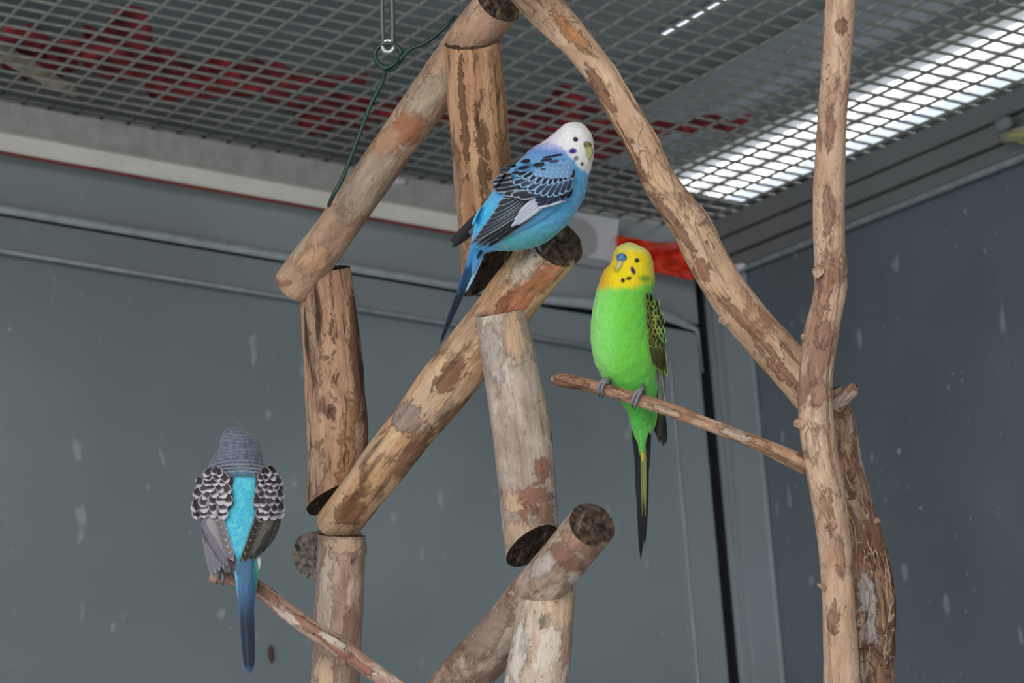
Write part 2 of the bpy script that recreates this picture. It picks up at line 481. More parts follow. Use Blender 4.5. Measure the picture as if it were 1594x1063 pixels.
# rounded rod in the joint, turning down into the corner joint
rod_pts = [(XL, YF - 0.002, z_rod + SLOPE * XL)]
for x in np.linspace(0.4, x_st1 - 0.012, 6): rod_pts.append((x, YF - 0.002, z_rod + SLOPE * x))
zc = z_rod + SLOPE * x_st1
rod_pts += [(x_st1 + 0.001, YF + 0.003, zc - 0.003), (x_st1 + 0.006, YF + 0.006, zc - 0.014), (x_st1 + 0.006, YF + 0.008, zc - 0.05)]
rod = tube('trim_1', rod_pts, [0.0046] * 6 + [0.0044, 0.003, 0.002, 0.0015], M['steel'], nv=14, n=60)
struct(rod)

# --- right wall
p_edge = onX(1454, 304, XR)
z_te = p_edge[2]
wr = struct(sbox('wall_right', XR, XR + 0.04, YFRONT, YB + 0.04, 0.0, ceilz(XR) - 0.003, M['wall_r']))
yst = onX(1190, 773, XR - 0.006)[1]
ybd_ = onX(1130, 773, XR - 0.006)[1]
y_b0 = onX(1126, 773, XR - 0.006)[1]
sbox('corner_stile', XR - 0.006, XR, yst, ybd_, 0.02, z_te - 0.002, M['frame'], wr, bev=0.002)
yb1 = onX(1143, 773, XR - 0.010)[1]
ybd = onX(1132, 773, XR - 0.006)[1]
sbox('corner_gap_shade', XR - 0.002, XR, YB - 0.02, YB, 0.02, ceilz(XR) - 0.03, M['dark'], wr)  # dark strip added over the lit wall to paint shade in the gap
tube('corner_bead', [(XR - 0.006, ybd, 0.02), (XR - 0.006, ybd, ceilz(XR) - 0.04)], 0.0055, M['frame'], wr, nv=14)
tube('corner_bead', [(XR - 0.006, yb1, 0.02), (XR - 0.006, yb1, z_te)], 0.003, M['frame'], wr, nv=10)
# ledge profile under the mesh roof
zt = ceilz(XR) - 0.004
z1 = onX(1317, 286, XR - 0.02)[2]; z2 = onX(1317, 322, XR - 0.014)[2]
sbox('trim_2', XR - 0.022, XR, YFRONT, YB - 0.004, z1, zt, M['trimr'], bev=0.002); struct(bpy.data.objects['trim_2'])
sbox('trim_3', XR - 0.016, XR, YFRONT, YB - 0.004, z2 + 0.001, z1 - 0.0008, M['trimr'], bev=0.002); struct(bpy.data.objects['trim_3'])
sbox('trim_4', XR - 0.010, XR, YFRONT, YB - 0.004, z_te + 0.003, z2 + 0.0002, M['trimr'], bev=0.003); struct(bpy.data.objects['trim_4'])
struct(tube('trim_5', [(XR - 0.008, YFRONT, z_te), (XR - 0.008, YB - 0.02, z_te)], 0.0036, M['beadl'], nv=12))

# --- mesh roof: one object per wire
S = 0.0253
ceil_root = struct(sbox('ceiling', XL, XR, YB - 0.006, YB + 0.006, CZ0 - 0.004, CZ0 + 0.004, M['galv'], slope=SLOPE))
WR = 0.0016
def wire_mesh(name, a, b):
    o = tube(name, [a, b], WR, M['galv'], ceil_root, nv=8, loc=a); return o
xw = wire_mesh('wire', (XL, YB - S, CZ0 + SLOPE * XL), (XR, YB - S, CZ0 + SLOPE * XR))
yw = wire_mesh('wire', (XR - 0.018, 0.75, ceilz(XR - 0.018)), (XR - 0.018, YB, ceilz(XR - 0.018)))
for k in range(2, 62):
    c_ = xw.copy(); COL.objects.link(c_); c_.parent = ceil_root; c_.location = (0, -S * (k - 1) + rng.uniform(-4e-4, 4e-4), 0)
for k in range(1, 92):
    dx = -0.0267 * k
    c_ = yw.copy(); COL.objects.link(c_); c_.parent = ceil_root; c_.location = (dx + rng.uniform(-4e-4, 4e-4), 0, SLOPE * dx + 0.0012)

# --- building above the mesh
RH = 0.42
rf = struct(sbox('ceiling_above', XL - 0.2, XR + 0.8, -0.4, YB + 0.9, CZ0 + RH, CZ0 + RH + 0.03, M['roof'], slope=SLOPE))
struct(sbox('wall_beyond_back', XL - 0.2, XR + 0.8, YB + 0.9, YB + 0.93, CZ0 - 0.3, CZ0 + RH, M['outer'], slope=SLOPE))
struct(sbox('wall_beyond_right', XR + 0.8, XR + 0.83, -0.4, YB + 0.93, CZ0 - 0.3, CZ0 + RH, M['outer'], slope=SLOPE))

# ================================================================== lamp and things above the mesh
LH = 0.10
def lamp_strip(name, pl0, pl1, mat, parent, h=LH, thick=0.004):
    pass
pA = onC(1529, 46, LH); pB = onC(1585, 128, LH)     # near end of the lit band: inner and outer edge
pF = onC(1085, 300, LH)                             # its far end
x0l = onC(1529, 62, LH)[0]; x1l = onC(1578, 131, LH)[0]
yfar = pF[1]; ynear = 1.1
lamp = thing('ceiling_light', (x0l, yfar, ceilz(x0l) + LH), 'long bright white panel light shining through the mesh roof by the right wall', 'light')
xs = np.linspace(x0l, x1l, 5)
xg = onC(1517, 46, LH)[0]
for i in range(3):
    xa = xg + (x0l - xg) * i / 3; xb_ = xg + (x0l - xg) * (i + 1) / 3
    sbox('lens_edge', xa, xb_, ynear, yfar, CZ0 + LH, CZ0 + LH + 0.004, emis('diffuser_edge', (236, 238, 246), 0.05 + 0.16 * i), lamp, slope=SLOPE)
for i, mk in enumerate(('light1', 'light2', 'light1', 'light3')):
    sbox('diffuser', xs[i], xs[i + 1] - 0.0015, ynear, yfar, CZ0 + LH, CZ0 + LH + 0.004, M[mk], lamp, slope=SLOPE)
sbox('housing', xg, x1l + 0.002, ynear - 0.01, yfar + 0.01, CZ0 + LH + 0.005, CZ0 + LH + 0.03, M['housing'], lamp, slope=SLOPE)
# a second, thin lamp deeper in
ta = onC(1030, 57, 0.2); tb = onC(1140, -5, 0.2); td = tb - ta
tl = thing('thin_tube_light', ta, 'thin bright strip light seen through the mesh at the top', 'light')
tube('glowing_tube', [ta, ta + td * 3.0], 0.0022, M['lighttube'], tl, nv=10)
tube('fitting', [ta + np.array([0, 0, 0.006]), ta + td * 3.0 + np.array([0, 0, 0.006])], 0.0035, M['housing'], tl, nv=8)
# lighter roof beam
ba = onC(1170, 165, RH - 0.06); bb = onC(1450, 15, RH - 0.06)
sbox('roof_beam', ba[0] - 0.03, ba[0] + 0.06, 0.2, YB + 0.85, CZ0 + RH - 0.06, CZ0 + RH - 0.001, M['beam'], slope=SLOPE)
tag(bpy.data.objects['roof_beam'], 'light grey beam running above the mesh roof', 'beam')

def crumple(name, px, py, w, h, rot, lift, mat, label, cat='cloth', amp=0.03, seed=0, n=26):
    """irregular crumpled sheet lying on the wires"""
    c = onC(px, py, lift); V = []; F = []
    nr, na = 12, 40
    V.append(c)
    for i in range(1, nr + 1):
        for j in range(na):
            q = 2 * math.pi * j / na
            e = 1 + 0.55 * noise.noise(Vector((math.cos(q) * 1.3 + seed, math.sin(q) * 1.3, seed * 2.0)))
            x = math.cos(q) * w * e * i / nr; y = math.sin(q) * h * e * i / nr
            X = x * math.cos(rot) - y * math.sin(rot); Y = x * math.sin(rot) + y * math.cos(rot)
            z = amp * (noise.noise(Vector((X * 14 + seed, Y * 14, 0.3))) + 0.5 * noise.noise(Vector((X * 40, Y * 40 + seed, 1.3))))
            V.append((c[0] + X, c[1] + Y, c[2] + SLOPE * X + abs(z) ))
    for j in range(na):
        F.append((0, 1 + j, 1 + (j + 1) % na))
        for i in range(nr - 1):
            F.append((1 + i * na + j, 1 + (i + 1) * na + j, 1 + (i + 1) * na + (j + 1) % na, 1 + i * na + (j + 1) % na))
    o = mesh_obj(name, V, F, mat, None, loc=c)
    md = o.modifiers.new('thickness', 'SOLIDIFY'); md.thickness = 0.001
    return tag(o, label, cat)
CR_ = [(70, 100, 0.055, 0.075, 0.3, 'leftmost dull red crumpled sheet lying on the mesh roof'),
       (185, 80, 0.045, 0.10, -0.3, 'dull red crumpled sheet on the mesh, second from the left'),
       (290, 135, 0.07, 0.07, 0.1, 'dull red crumpled sheet on the mesh above the white trunking'),
       (437, 135, 0.052, 0.09, 0.6, 'dull red crumpled sheet on the mesh left of the hanging wire'),
       (520, 190, 0.05, 0.06, 0.2, 'dull red crumpled sheet on the mesh behind the hanging wire'),
       (650, 180, 0.045, 0.08, 0.2, 'dull red crumpled sheet on the mesh between the two upper logs'),
       (850, 195, 0.05, 0.08, -0.2, 'dull red crumpled sheet on the mesh above the white-headed bird'),
       (945, 230, 0.04, 0.10, 0.5, 'dull red crumpled sheet on the mesh right of the white-headed bird'),
       (1115, 205, 0.022, 0.05, 0.2, 'small dull red scrap on the mesh next to the bright light')]
for i, (px, py, w_, h_, ro, lab) in enumerate(CR_):
    crumple('red_sheet', px, py, w_ * 0.84, h_ * 0.84, ro, 0.02, M['reddark'], lab, 'sheet', 0.03, i * 3.7 + 1)
s0 = onC(-30, 62, 0.006); s1 = onC(118, 145, 0.006)
tag(tube('stick', [s0, (s0 + s1) / 2 + np.array([0, 0.006, 0.002]), s1], [0.0075, 0.008, 0.005], M['stick'], nv=10, n=14), 'pale stick lying on the mesh roof at the far left', 'stick')

# --- grey strip and cream trunking under the mesh along the back wall
YT = YB - 0.045
zt0 = zl(266, 208, YT); zt1 = zl(266, 252, YT); zt2 = zl(470, 320, YT)
x_end = onY(955, 372, YT)[0]; x_cap = onY(884, 365, YT)[0]
g_ = struct(slab('trim_6', [(XL, zt1 + SLOPE * XL), (x_cap, zt1 + SLOPE * x_cap), (x_cap, zt0 + SLOPE * x_cap), (XL, zt0 + SLOPE * XL)], YT - 0.002, YF + 0.004, M['greytrim']))
tr = thing('cable_trunking', (XL, YT, zt2 + SLOPE * XL), 'long cream plastic trunking running under the mesh along the back wall', 'trunking')
prof = [(YF - 0.001, 0.4), (YT + 0.004, 0.0), (YT - 0.003, 0.04), (YT - 0.006, 0.12), (YT - 0.007, 0.8), (YT - 0.003, 1.0), (YF - 0.001, 1.0)]
V = []; hgt = zt1 - zt2
for x in (XL, x_cap):
    for (y, q) in prof: V.append((x, y, zt2 + q * hgt + SLOPE * x))
npf = len(prof)
F = [(j, j + npf, (j + 1) % npf + npf, (j + 1) % npf) for j in range(npf)] + [tuple(range(npf)), tuple(range(2 * npf - 1, npf - 1, -1))]
mesh_obj('cover', V, F, M['cream'], tr, smooth=False)
zc0 = zl(925, 333.5, YT - 0.01); zc1 = zl(949, 405, YT - 0.01)
capo = slab('end_cap', [(x_cap - 0.004, zc1 + SLOPE * x_cap), (x_end - 0.004, zc1 + SLOPE * x_end), (x_end + 0.004, zc0 + SLOPE * x_end), (x_cap - 0.004, zc0 + SLOPE * x_cap)], YT - 0.010, YF - 0.001, M['white'], tr)
md = capo.modifiers.new('bevel', 'BEVEL'); md.width = 0.002; md.segments = 2
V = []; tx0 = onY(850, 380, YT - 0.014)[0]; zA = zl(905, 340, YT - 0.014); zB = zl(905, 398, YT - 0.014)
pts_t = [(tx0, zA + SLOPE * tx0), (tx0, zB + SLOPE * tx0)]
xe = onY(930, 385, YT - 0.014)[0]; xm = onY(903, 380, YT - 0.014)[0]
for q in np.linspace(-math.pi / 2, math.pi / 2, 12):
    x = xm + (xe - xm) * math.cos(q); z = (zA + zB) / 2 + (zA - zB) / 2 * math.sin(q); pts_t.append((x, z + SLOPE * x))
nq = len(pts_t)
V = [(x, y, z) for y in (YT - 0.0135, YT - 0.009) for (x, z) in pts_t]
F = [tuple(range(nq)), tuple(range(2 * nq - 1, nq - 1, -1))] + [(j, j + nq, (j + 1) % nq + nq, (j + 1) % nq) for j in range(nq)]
mesh_obj('rounded_shadow_plate', V, F, M['cap_shadow'], tr, smooth=False)  # plate in the shape of the shadow on the end cap
cp = onY(621, 283, YT - 0.004)
clip = sbox('clip', cp[0] - 0.006, cp[0] + 0.006, YT - 0.010, YT - 0.001, cp[2] - 0.0035, cp[2] + 0.0035, M['white'], bev=0.0025)
tag(clip, 'tiny white clip on the grey strip between the upper logs', 'clip')
# red cord under the trunking
rp = []
for px in (-300, 0, 250, 500, 720, 950, 1000):
    p = onY(px, 237.0 + 0.1786 * px, YT + 0.0); rp.append(p)
tag(tube('red_cable', rp, 0.0019, M['redwire'], nv=8, n=40), 'thin dark red cable running just under the cream trunking', 'cable')
# red cloth in the corner
def ribbon_cloth(name, top, bot, y0, amp, mat, label, seed):
    n = 46; m = 14; V = []; F = []
    top = np.array(top, float); bot = np.array(bot, float)
    for i in range(n):
        s = i / (n - 1)
        a = np.array([np.interp(s, np.linspace(0, 1, len(top)), top[:, k]) for k in (0, 1)])
        b = np.array([np.interp(s, np.linspace(0, 1, len(bot)), bot[:, k]) for k in (0, 1)])
        for j in range(m):
            t = j / (m - 1); p = a * (1 - t) + b * t
            yy = y0 - amp * (0.6 + 0.8 * noise.noise(Vector((s * 2.2 + seed, t * 6.5 + s * 2.5, seed))) + 0.35 * noise.noise(Vector((s * 9, t * 14 + seed, 2.0))))
            V.append(onY(p[0], p[1], yy))
    F = grid_faces(n, m, wrap=False)
    o = mesh_obj(name, V, F, mat, None, loc=V[0])
    md = o.modifiers.new('thickness', 'SOLIDIFY'); md.thickness = 0.0012
    return tag(o, label, 'cloth')
ribbon_cloth('red_cloth', [(961, 366), (980, 370), (1020, 377), (1060, 377), (1092, 365)], [(958, 404), (980, 413), (1020, 424), (1060, 432), (1100, 436)], YT + 0.01, 0.03, M['red'], 'bright red folded cloth bunched in the corner behind the green bird', 2.2)
# small fittings and a modelled light reflection on the right
wc = onX(1150, 416, XR - 0.012)
def blob(name, c, rx, ry, rz, mat, parent=None, nu=10, nv=14, axes=None):
    axes = axes if axes is not None else np.eye(3)
    V = []; 
    for i in range(nu + 1):
        th = math.pi * i / nu
        for j in range(nv):
            q = 2 * math.pi * j / nv
            e = np.array([rx * math.sin(th) * math.cos(q), ry * math.sin(th) * math.sin(q), rz * math.cos(th)])
            V.append(np.asarray(c) + e @ axes)
    return mesh_obj(name, V, grid_faces(nu + 1, nv), mat, parent, loc=c)
tag(blob('reflection_blob', wc, 0.006, 0.013, 0.0045, M['white']), 'small white oval standing in for a light reflection in the corner under the ledge', 'cap')  # white blob put in for a small light reflection
lt = onX(1578, 208, XR - 0.03)
latch = thing('latch', lt, 'small worn metal latch on the ledge at the right edge', 'latch')
blob('knob', lt + np.array([0, 0.012, 0.012]), 0.008, 0.012, 0.008, M['housing'], latch)
tube('bar', [lt + np.array([0, 0.014, 0.0]), lt + np.array([0, -0.03, -0.004])], 0.006, M['stick'], latch, nv=10)
tube('bracket', [lt + np.array([0.02, 0.0, -0.008]), lt + np.array([0, 0.004, -0.002]), lt + np.array([0.0, -0.05, -0.014])], 0.0035, plain('brass_yellow', (170, 168, 120), 0.5), latch, nv=8, n=12)
fw = onY(422, 1018, YB - 0.011)
tag(blob('loose_feather', fw, 0.003, 0.002, 0.009, plain('brown_down', (88, 62, 60), 0.9)), 'tiny dark reddish feather stuck to the back wall below the left bird', 'feather')

# ================================================================== logs and branches
GREY = (176, 156, 142); TAN = (196, 160, 130); RUST = (150, 92, 66); PALE = (212, 188, 164)
W_A = wood('bark_log_upper', (184, 150, 124), (158, 128, 106), (146, 88, 62), (186, 166, 146), 1.3, 0.60, 0.55, 0.25, 0, 0.5)
W_B = wood('split_log_ochre', (202, 158, 118), (168, 120, 88), (132, 84, 62), (208, 172, 134), 2.9, 0.60, 0.62, 0.85, 0, 0.3, 0.10, 0.7)
W_C = wood('peeled_log_orange', (194, 142, 102), (214, 178, 140), (132, 92, 74), (196, 170, 146), 5.1, 0.55, 0.56, 0.5, 0, 0.4, 0.2, 0.6)
W_D = wood('split_log_brown', (198, 158, 128), (166, 124, 98), (112, 78, 64), (204, 170, 138), 7.7, 0.57, 0.62, 0.9, 0, 0.5, 0.12, 0.8)
W_E = wood('pale_bark_log', (190, 172, 160), (164, 146, 134), (148, 86, 66), (214, 198, 182), 3.3, 0.60, 0.58, 0.2, 0, 0.6)
W_F = wood('pinkish_bark_log', (178, 152, 138), (152, 122, 108), (140, 88, 74), (208, 184, 166), 9.4, 0.62, 0.6, 0.2, 0, 0.7)
W_G = wood('smooth_bark_log', (186, 160, 144), (152, 124, 108), (142, 92, 78), (214, 196, 180), 11.2, 0.56, 0.57, 0.2, 0, 0.4, 0.6)
W_H = wood('flaking_bark_log', (204, 182, 162), (178, 152, 132), (150, 92, 70), (222, 210, 196), 13.5, 0.60, 0.55, 0.2, 0, 0.6)
W_T = wood('peeled_branch', (212, 176, 146), (194, 154, 124), (158, 112, 92), (224, 194, 166), 15.1, 0.585, 0.6, 0.45, 0.6, 0.6, 0.2, 0.7)
W_S = wood('peeled_stem', (208, 174, 148), (188, 150, 124), (156, 112, 94), (222, 196, 172), 21.1, 0.57, 0.6, 0.4, 0.3, 0.7, 0.2, 0.6)
W_K = wood('rough_trunk', (178, 136, 110), (150, 110, 88), (124, 88, 74), (206, 192, 180), 17.9, 0.52, 0.56, 0.7, 0.9, 0.7, 0.2, 0.9)
W_P = wood('thin_twig', (186, 146, 116), (152, 112, 88), (140, 92, 72), (208, 182, 156), 19.3, 0.55, 0.57, 0.6, 0, 0.8, 0.2, 0.7)
ENDM = endgrain('dark_end_grain', (96, 80, 68)); ENDL = endgrain('grey_end_grain', (172, 158, 146))

perch = thing('log_climbing_frame', U(834, 1063, 1.47), 'hanging climbing frame of peeled logs joined in a zigzag', 'climbing frame')
def axis(p, q): 
    v = U(*q) - U(*p); return v / np.linalg.norm(v)
axC = axis((525, 818, 1.53), (868, 377, 1.42)); axA = axis((452, 452, 1.53), (775, 3, 1.42)); axG = axis((731, 1045, 1.51), (922, 817, 1.40))
def perp_cut(ax):        # a cut that lies along another log: normal is perpendicular to that log, in the frame's plane
    n = np.cross(ax, CF); n /= np.linalg.norm(n)
    if n[2] > 0: n = -n
    n = n - 0.75 * CF; return n / np.linalg.norm(n)
def log(pts, mat, **kw):
    return branch('log', pts, mat, perch, endmat=kw.pop('endmat', ENDM), rough_end=0.25, **kw)
log([(450, 455, 1.53, 33), (540, 333, 1.50, 32), (620, 218, 1.47, 32), (700, 108, 1.445, 35), (776, 6, 1.415, 37)], W_A, seed=1.0, lump=0.07, round0=True, cut1=axA - 0.3 * CF, marks=[(578, 285, 62, 40, (170, 152, 132)), (632, 200, 34, 24, (156, 92, 62)), (604, 222, 34, 20, (182, 138, 110)), (662, 150, 44, 30, (174, 158, 136)), (490, 405, 30, 20, (196, 150, 116)), (735, 50, 40, 30, (188, 148, 122))])
log([(734, 66, 1.425, 44), (747, 215, 1.445, 47), (756, 330, 1.465, 46), (761, 414, 1.48, 44)], W_B, seed=2.0, lump=0.10, cut1=0.7 * CR - CU - 0.45 * CF, oval=0.04, marks=[(722, 180, 90, 6, (96, 62, 44)), (752, 250, 110, 7, (92, 60, 42)), (775, 170, 80, 10, (206, 156, 104)), (708, 300, 70, 10, (178, 142, 120)), (740, 400, 40, 22, (172, 132, 110))])
log([(522, 822, 1.53, 34), (570, 759, 1.514, 36), (661, 640, 1.487, 40), (770, 502, 1.452, 43), (868, 378, 1.42, 42)], W_C, seed=3.0, lump=0.10, cut1=axC - 0.55 * CF, marks=[(632, 652, 24, 26, (150, 138, 134)), (700, 588, 34, 16, (128, 84, 62)), (722, 520, 40, 26, (208, 172, 138)), (820, 412, 40, 15, (198, 184, 168)), (806, 466, 48, 18, (168, 96, 58)), (850, 430, 36, 14, (186, 112, 66)), (545, 795, 26, 22, (142, 92, 60)), (640, 705, 50, 12, (142, 98, 74)), (590, 740, 30, 20, (206, 160, 112))])
log([(505, 418, 1.53, 41), (515, 520, 1.535, 46), (524, 640, 1.54, 49), (521, 776, 1.548, 45)], W_D, seed=4.0, lump=0.09, cut1=0.4 * CR - CU - 0.4 * CF, oval=0.04, marks=[(556, 560, 100, 9, (104, 70, 52)), (520, 600, 120, 5, (98, 66, 50)), (490, 730, 44, 14, (186, 158, 138)), (488, 520, 80, 10, (174, 142, 120)), (540, 700, 70, 12, (200, 146, 98))])
log([(779, 486, 1.437, 39), (797, 585, 1.44, 43), (807, 640, 1.443, 46), (821, 759, 1.448, 45), (829, 850, 1.455, 43)], W_E, seed=5.0, lump=0.05, cut1=0.5 * CR - CU - 0.6 * CF, marks=[(800, 522, 40, 20, (208, 172, 136)), (846, 727, 16, 14, (152, 88, 62)), (824, 772, 13, 34, (146, 88, 68)), (798, 783, 18, 14, (210, 176, 146)), (812, 836, 24, 40, (198, 166, 136)), (848, 800, 26, 14, (160, 118, 94)), (768, 560, 50, 14, (192, 180, 172))])
log([(532, 833, 1.51, 37), (528, 940, 1.51, 38), (522, 1063, 1.51, 39), (515, 1200, 1.51, 40)], W_F, seed=6.0, lump=0.05, marks=[(535, 850, 14, 38, (198, 168, 142)), (549, 873, 5, 6, (92, 68, 56)), (506, 930, 70, 14, (198, 180, 170)), (505, 1045, 26, 20, (210, 180, 152)), (545, 985, 40, 12, (150, 116, 100))])  # long pale patch on the left paints this log's lit side
log([(484, 866, 1.545, 37), (540, 850, 1.575, 37)], W_G, seed=7.0, lump=0.12, endmat=ENDL, step=0.002)
log([(640, 1150, 1.565, 40), (731, 1045, 1.51, 40), (800, 964, 1.464, 38), (865, 885, 1.416, 38), (922, 817, 1.385, 37)], W_G, seed=8.0, lump=0.05, cut1=axG - 0.35 * CF, marks=[(880, 872, 14, 38, (148, 104, 86)), (902, 846, 16, 30, (172, 126, 106)), (846, 878, 30, 14, (204, 192, 184)), (895, 900, 14, 14, (218, 206, 194)), (760, 985, 60, 20, (164, 140, 126))])
log([(854, 902, 1.436, 43), (853, 927, 1.434, 44), (846, 985, 1.432, 47), (834, 1063, 1.43, 49), (815, 1200, 1.43, 49)], W_H, seed=9.0, lump=0.05, marks=[(856, 914, 9, 40, (156, 102, 78)), (872, 950, 30, 24, (210, 178, 146)), (846, 970, 9, 8, (92, 96, 78)), (806, 1020, 60, 12, (220, 212, 204)), (880, 1010, 40, 10, (176, 138, 112))])

# the forked tree on the right
base_t = U(1352, 1063, 1.45); base_t = np.array([base_t[0], base_t[1], 0.0])
tree = thing('forked_branch_tree', base_t, 'peeled forked tree branch standing upright at the right', 'tree branch')
def downto(px, py, d, r, x, y, rr):       # rows continue to the floor below the frame
    return (px, py, d, r)
def wrow(p, d, r): return p
tr_rows = [(1345, 1300, 1.455, 44), (1352, 1063, 1.45, 42), (1349, 926, 1.448, 42), (1341, 855, 1.446, 38), (1326, 791, 1.444, 34), (1311, 727, 1.442, 32), (1298, 656, 1.44, 32), (1280, 612, 1.44, 33)]
branch('trunk', tr_rows, W_K, tree, seed=11, lump=0.12, endmat=ENDM, nv=32, cap_name='end', marks=[(1352, 925, 34, 16, (198, 190, 186)), (1350, 985, 26, 14, (190, 180, 176)), (1322, 752, 20, 8, (82, 60, 50)), (1362, 840, 40, 12, (146, 98, 72)), (1318, 690, 40, 10, (196, 164, 136)), (1345, 1040, 22, 14, (180, 158, 142))])
p0 = U(1345, 1290, 1.455)
tube('trunk_base', [base_t, base_t * 0.5 + p0 * 0.5, p0], [0.022, 0.019, 0.0165], W_K, tree, nv=20, n=30)
st_rows = [(1316, 1300, 1.408, 30), (1310, 1063, 1.405, 28), (1309, 1022, 1.405, 27), (1306, 958, 1.404, 26), (1303, 894, 1.404, 26), (1297, 830, 1.403, 26), (1288, 765, 1.403, 27), (1275.5, 701, 1.402, 27.5), (1270, 637, 1.402, 28), (1271.5, 572, 1.4, 26.5), (1275, 540, 1.4, 27), (1280, 508, 1.4, 27), (1288, 476, 1.4, 25.5), (1293, 444, 1.4, 26), (1292, 390, 1.4, 25), (1290.5, 303, 1.4, 24.5), (1293.5, 216, 1.398, 23.5), (1299, 130, 1.396, 23), (1308, 0, 1.394, 24), (1318, -160, 1.392, 23)]
branch('stem', st_rows, W_S, tree, seed=12, lump=0.07, nv=30, cap_name='end', marks=[(1310, 42, 9, 9, (136, 92, 74)), (1292, 200, 30, 8, (150, 110, 90)), (1290, 330, 34, 10, (144, 108, 94)), (1284, 440, 56, 12, (166, 118, 98)), (1283, 520, 24, 14, (160, 118, 102)), (1275, 610, 18, 18, (170, 128, 106)), (1290, 790, 40, 8, (160, 116, 96)), (1308, 870, 30, 8, (172, 128, 106)), (1298, 960, 26, 9, (152, 108, 92)), (1264, 690, 30, 10, (222, 192, 164))])
br_rows = [(1268, 618, 1.438, 33), (1247, 592, 1.436, 33), (1203, 541, 1.432, 33.5), (1150, 482, 1.428, 33), (1107, 414, 1.425, 32), (1075, 350, 1.422, 30), (1027, 283, 1.42, 27), (1000, 225, 1.42, 25.5), (962, 160, 1.42, 25), (930, 107, 1.42, 25), (897, 66, 1.415, 26), (847, 14, 1.405, 30), (790, -45, 1.375, 28)]
branch('side_branch', br_rows, W_T, tree, seed=13, lump=0.09, nv=30, cap_name='end', marks=[(935, 140, 44, 9, (134, 86, 62)), (985, 245, 44, 8, (136, 90, 68)), (1092, 418, 18, 12, (150, 96, 80)), (890, 52, 40, 10, (198, 132, 74)), (1050, 350, 60, 8, (142, 96, 74)), (1160, 505, 60, 8, (160, 112, 84)), (1030, 280, 30, 16, (220, 186, 150)), (1210, 570, 40, 9, (168, 120, 96))])
tw_rows = [(858, 589, 1.415, 9), (868, 590, 1.415, 10.5), (900, 596, 1.415, 10.5), (940, 606, 1.415, 10), (1000, 624, 1.413, 10.5), (1060, 644, 1.41, 11), (1080, 652, 1.41, 10.5), (1163, 684, 1.408, 11), (1215, 706, 1.406, 13), (1255, 725, 1.405, 15)]
branch('perch_twig', tw_rows, W_P, tree, seed=14, lump=0.10, nv=18, step=0.003, cap_name='end', round0=True, marks=[(890, 592, 24, 7, (160, 118, 94)), (1040, 640, 30, 6, (218, 192, 164)), (1150, 678, 30, 9, (200, 178, 160)), (960, 612, 20, 8, (206, 160, 132))])
branch('twig_stub', [(1303, 632, 1.425, 14), (1318, 616, 1.42, 12), (1334, 601, 1.415, 11)], W_K, tree, seed=15, lump=0.15, nv=16, step=0.0015, cap_name='end', round1=True)
for (px, py, d, ex, ey, r) in [(1276, 424, 1.393, -8, -8, 8), (1258, 526, 1.395, -12, -3, 5), (1248, 660, 1.397, -13, -2, 7), (1358, 812, 1.438, 12, -3, 5), (1283, 915, 1.398, -11, -6, 3.5), (1130, 500, 1.424, -12, -4, 6), (1085, 345, 1.412, 14, -10, 6), (1365, 812, 1.44, 6, -2, 4)]:
    branch('knot', [(px, py, d, r * 1.3), (px + ex * 0.5, py + ey * 0.5, d - 0.001, r), (px + ex, py + ey, d - 0.002, r * 0.8)], W_S, tree, seed=px * 0.01, lump=0.2, nv=12, step=0.0008, cap_name='end', round1=True)

# loose peeling fibres on the branch and trunk, thin strips standing proud
FIB = plain('pale_bark_fibre', (206, 166, 130), 0.8, 0, 0.15, 200)
def fibres(rows, cnt, seed, lo=0.0, hi=1.0):
    r_ = random.Random(seed)
    R_ = np.array([[*U(p[0], p[1], p[2]), p[3] * p[2] / FPX] for p in rows]); a, t = resample(R_, 160)
    for k in range(cnt):
        i0 = int(160 * r_.uniform(lo, hi - 0.1)); ln = r_.randint(7, 20); ang = r_.uniform(-1.3, 1.3); pts = []
        for i in range(i0, min(159, i0 + ln), 2):
            T = a[min(i + 1, 159), :3] - a[max(i - 1, 0), :3]; T /= np.linalg.norm(T)
            side = np.cross(T, -CF); side /= np.linalg.norm(side); fr = np.cross(side, T)
            if fr @ CF > 0: fr = -fr
            ang += r_.uniform(-0.07, 0.07)
            pts.append(a[i, :3] + a[i, 3] * 1.035 * (math.sin(ang) * side + math.cos(ang) * fr))
        if len(pts) > 2:
            tube('bark_fibre', pts, [0.0002] + [r_.uniform(0.00022, 0.0004)] * (len(pts) - 2) + [0.00015], FIB, tree, nv=5, n=len(pts) * 3)
fibres(br_rows, 22, 3, 0.1, 0.95)
fibres(tr_rows, 18, 5, 0.3, 0.95)

# the twig under the left bird
lt_rows = [(327, 901, 1.475, 6), (345, 900, 1.474, 9), (372, 902, 1.472, 11), (405, 918, 1.47, 12.5), (445, 951, 1.467, 13.5), (493, 985, 1.463, 13.5), (528, 1006, 1.46, 15.5), (545, 1017, 1.46, 14), (580, 1043, 1.458, 14), (640, 1086, 1.455, 14), (760, 1180, 1.45, 15)]
tw = branch('twig', lt_rows, wood('flaky_twig', (192, 158, 138), (160, 122, 104), (156, 112, 98), (218, 204, 192), 23.3, 0.60, 0.57, 0.5, 0, 0.8, 0.3, 0.8), None, seed=16, lump=0.16, nv=18, step=0.003, cap_name='end', marks=[(420, 928, 24, 7, (128, 92, 72)), (445, 960, 40, 6, (222, 204, 190)), (540, 1022, 50, 6, (180, 110, 92)), (520, 998, 26, 8, (212, 204, 192)), (480, 975, 24, 7, (150, 108, 88))])
tag(tw, 'thin flaky twig under the blue bird at the lower left', 'twig')

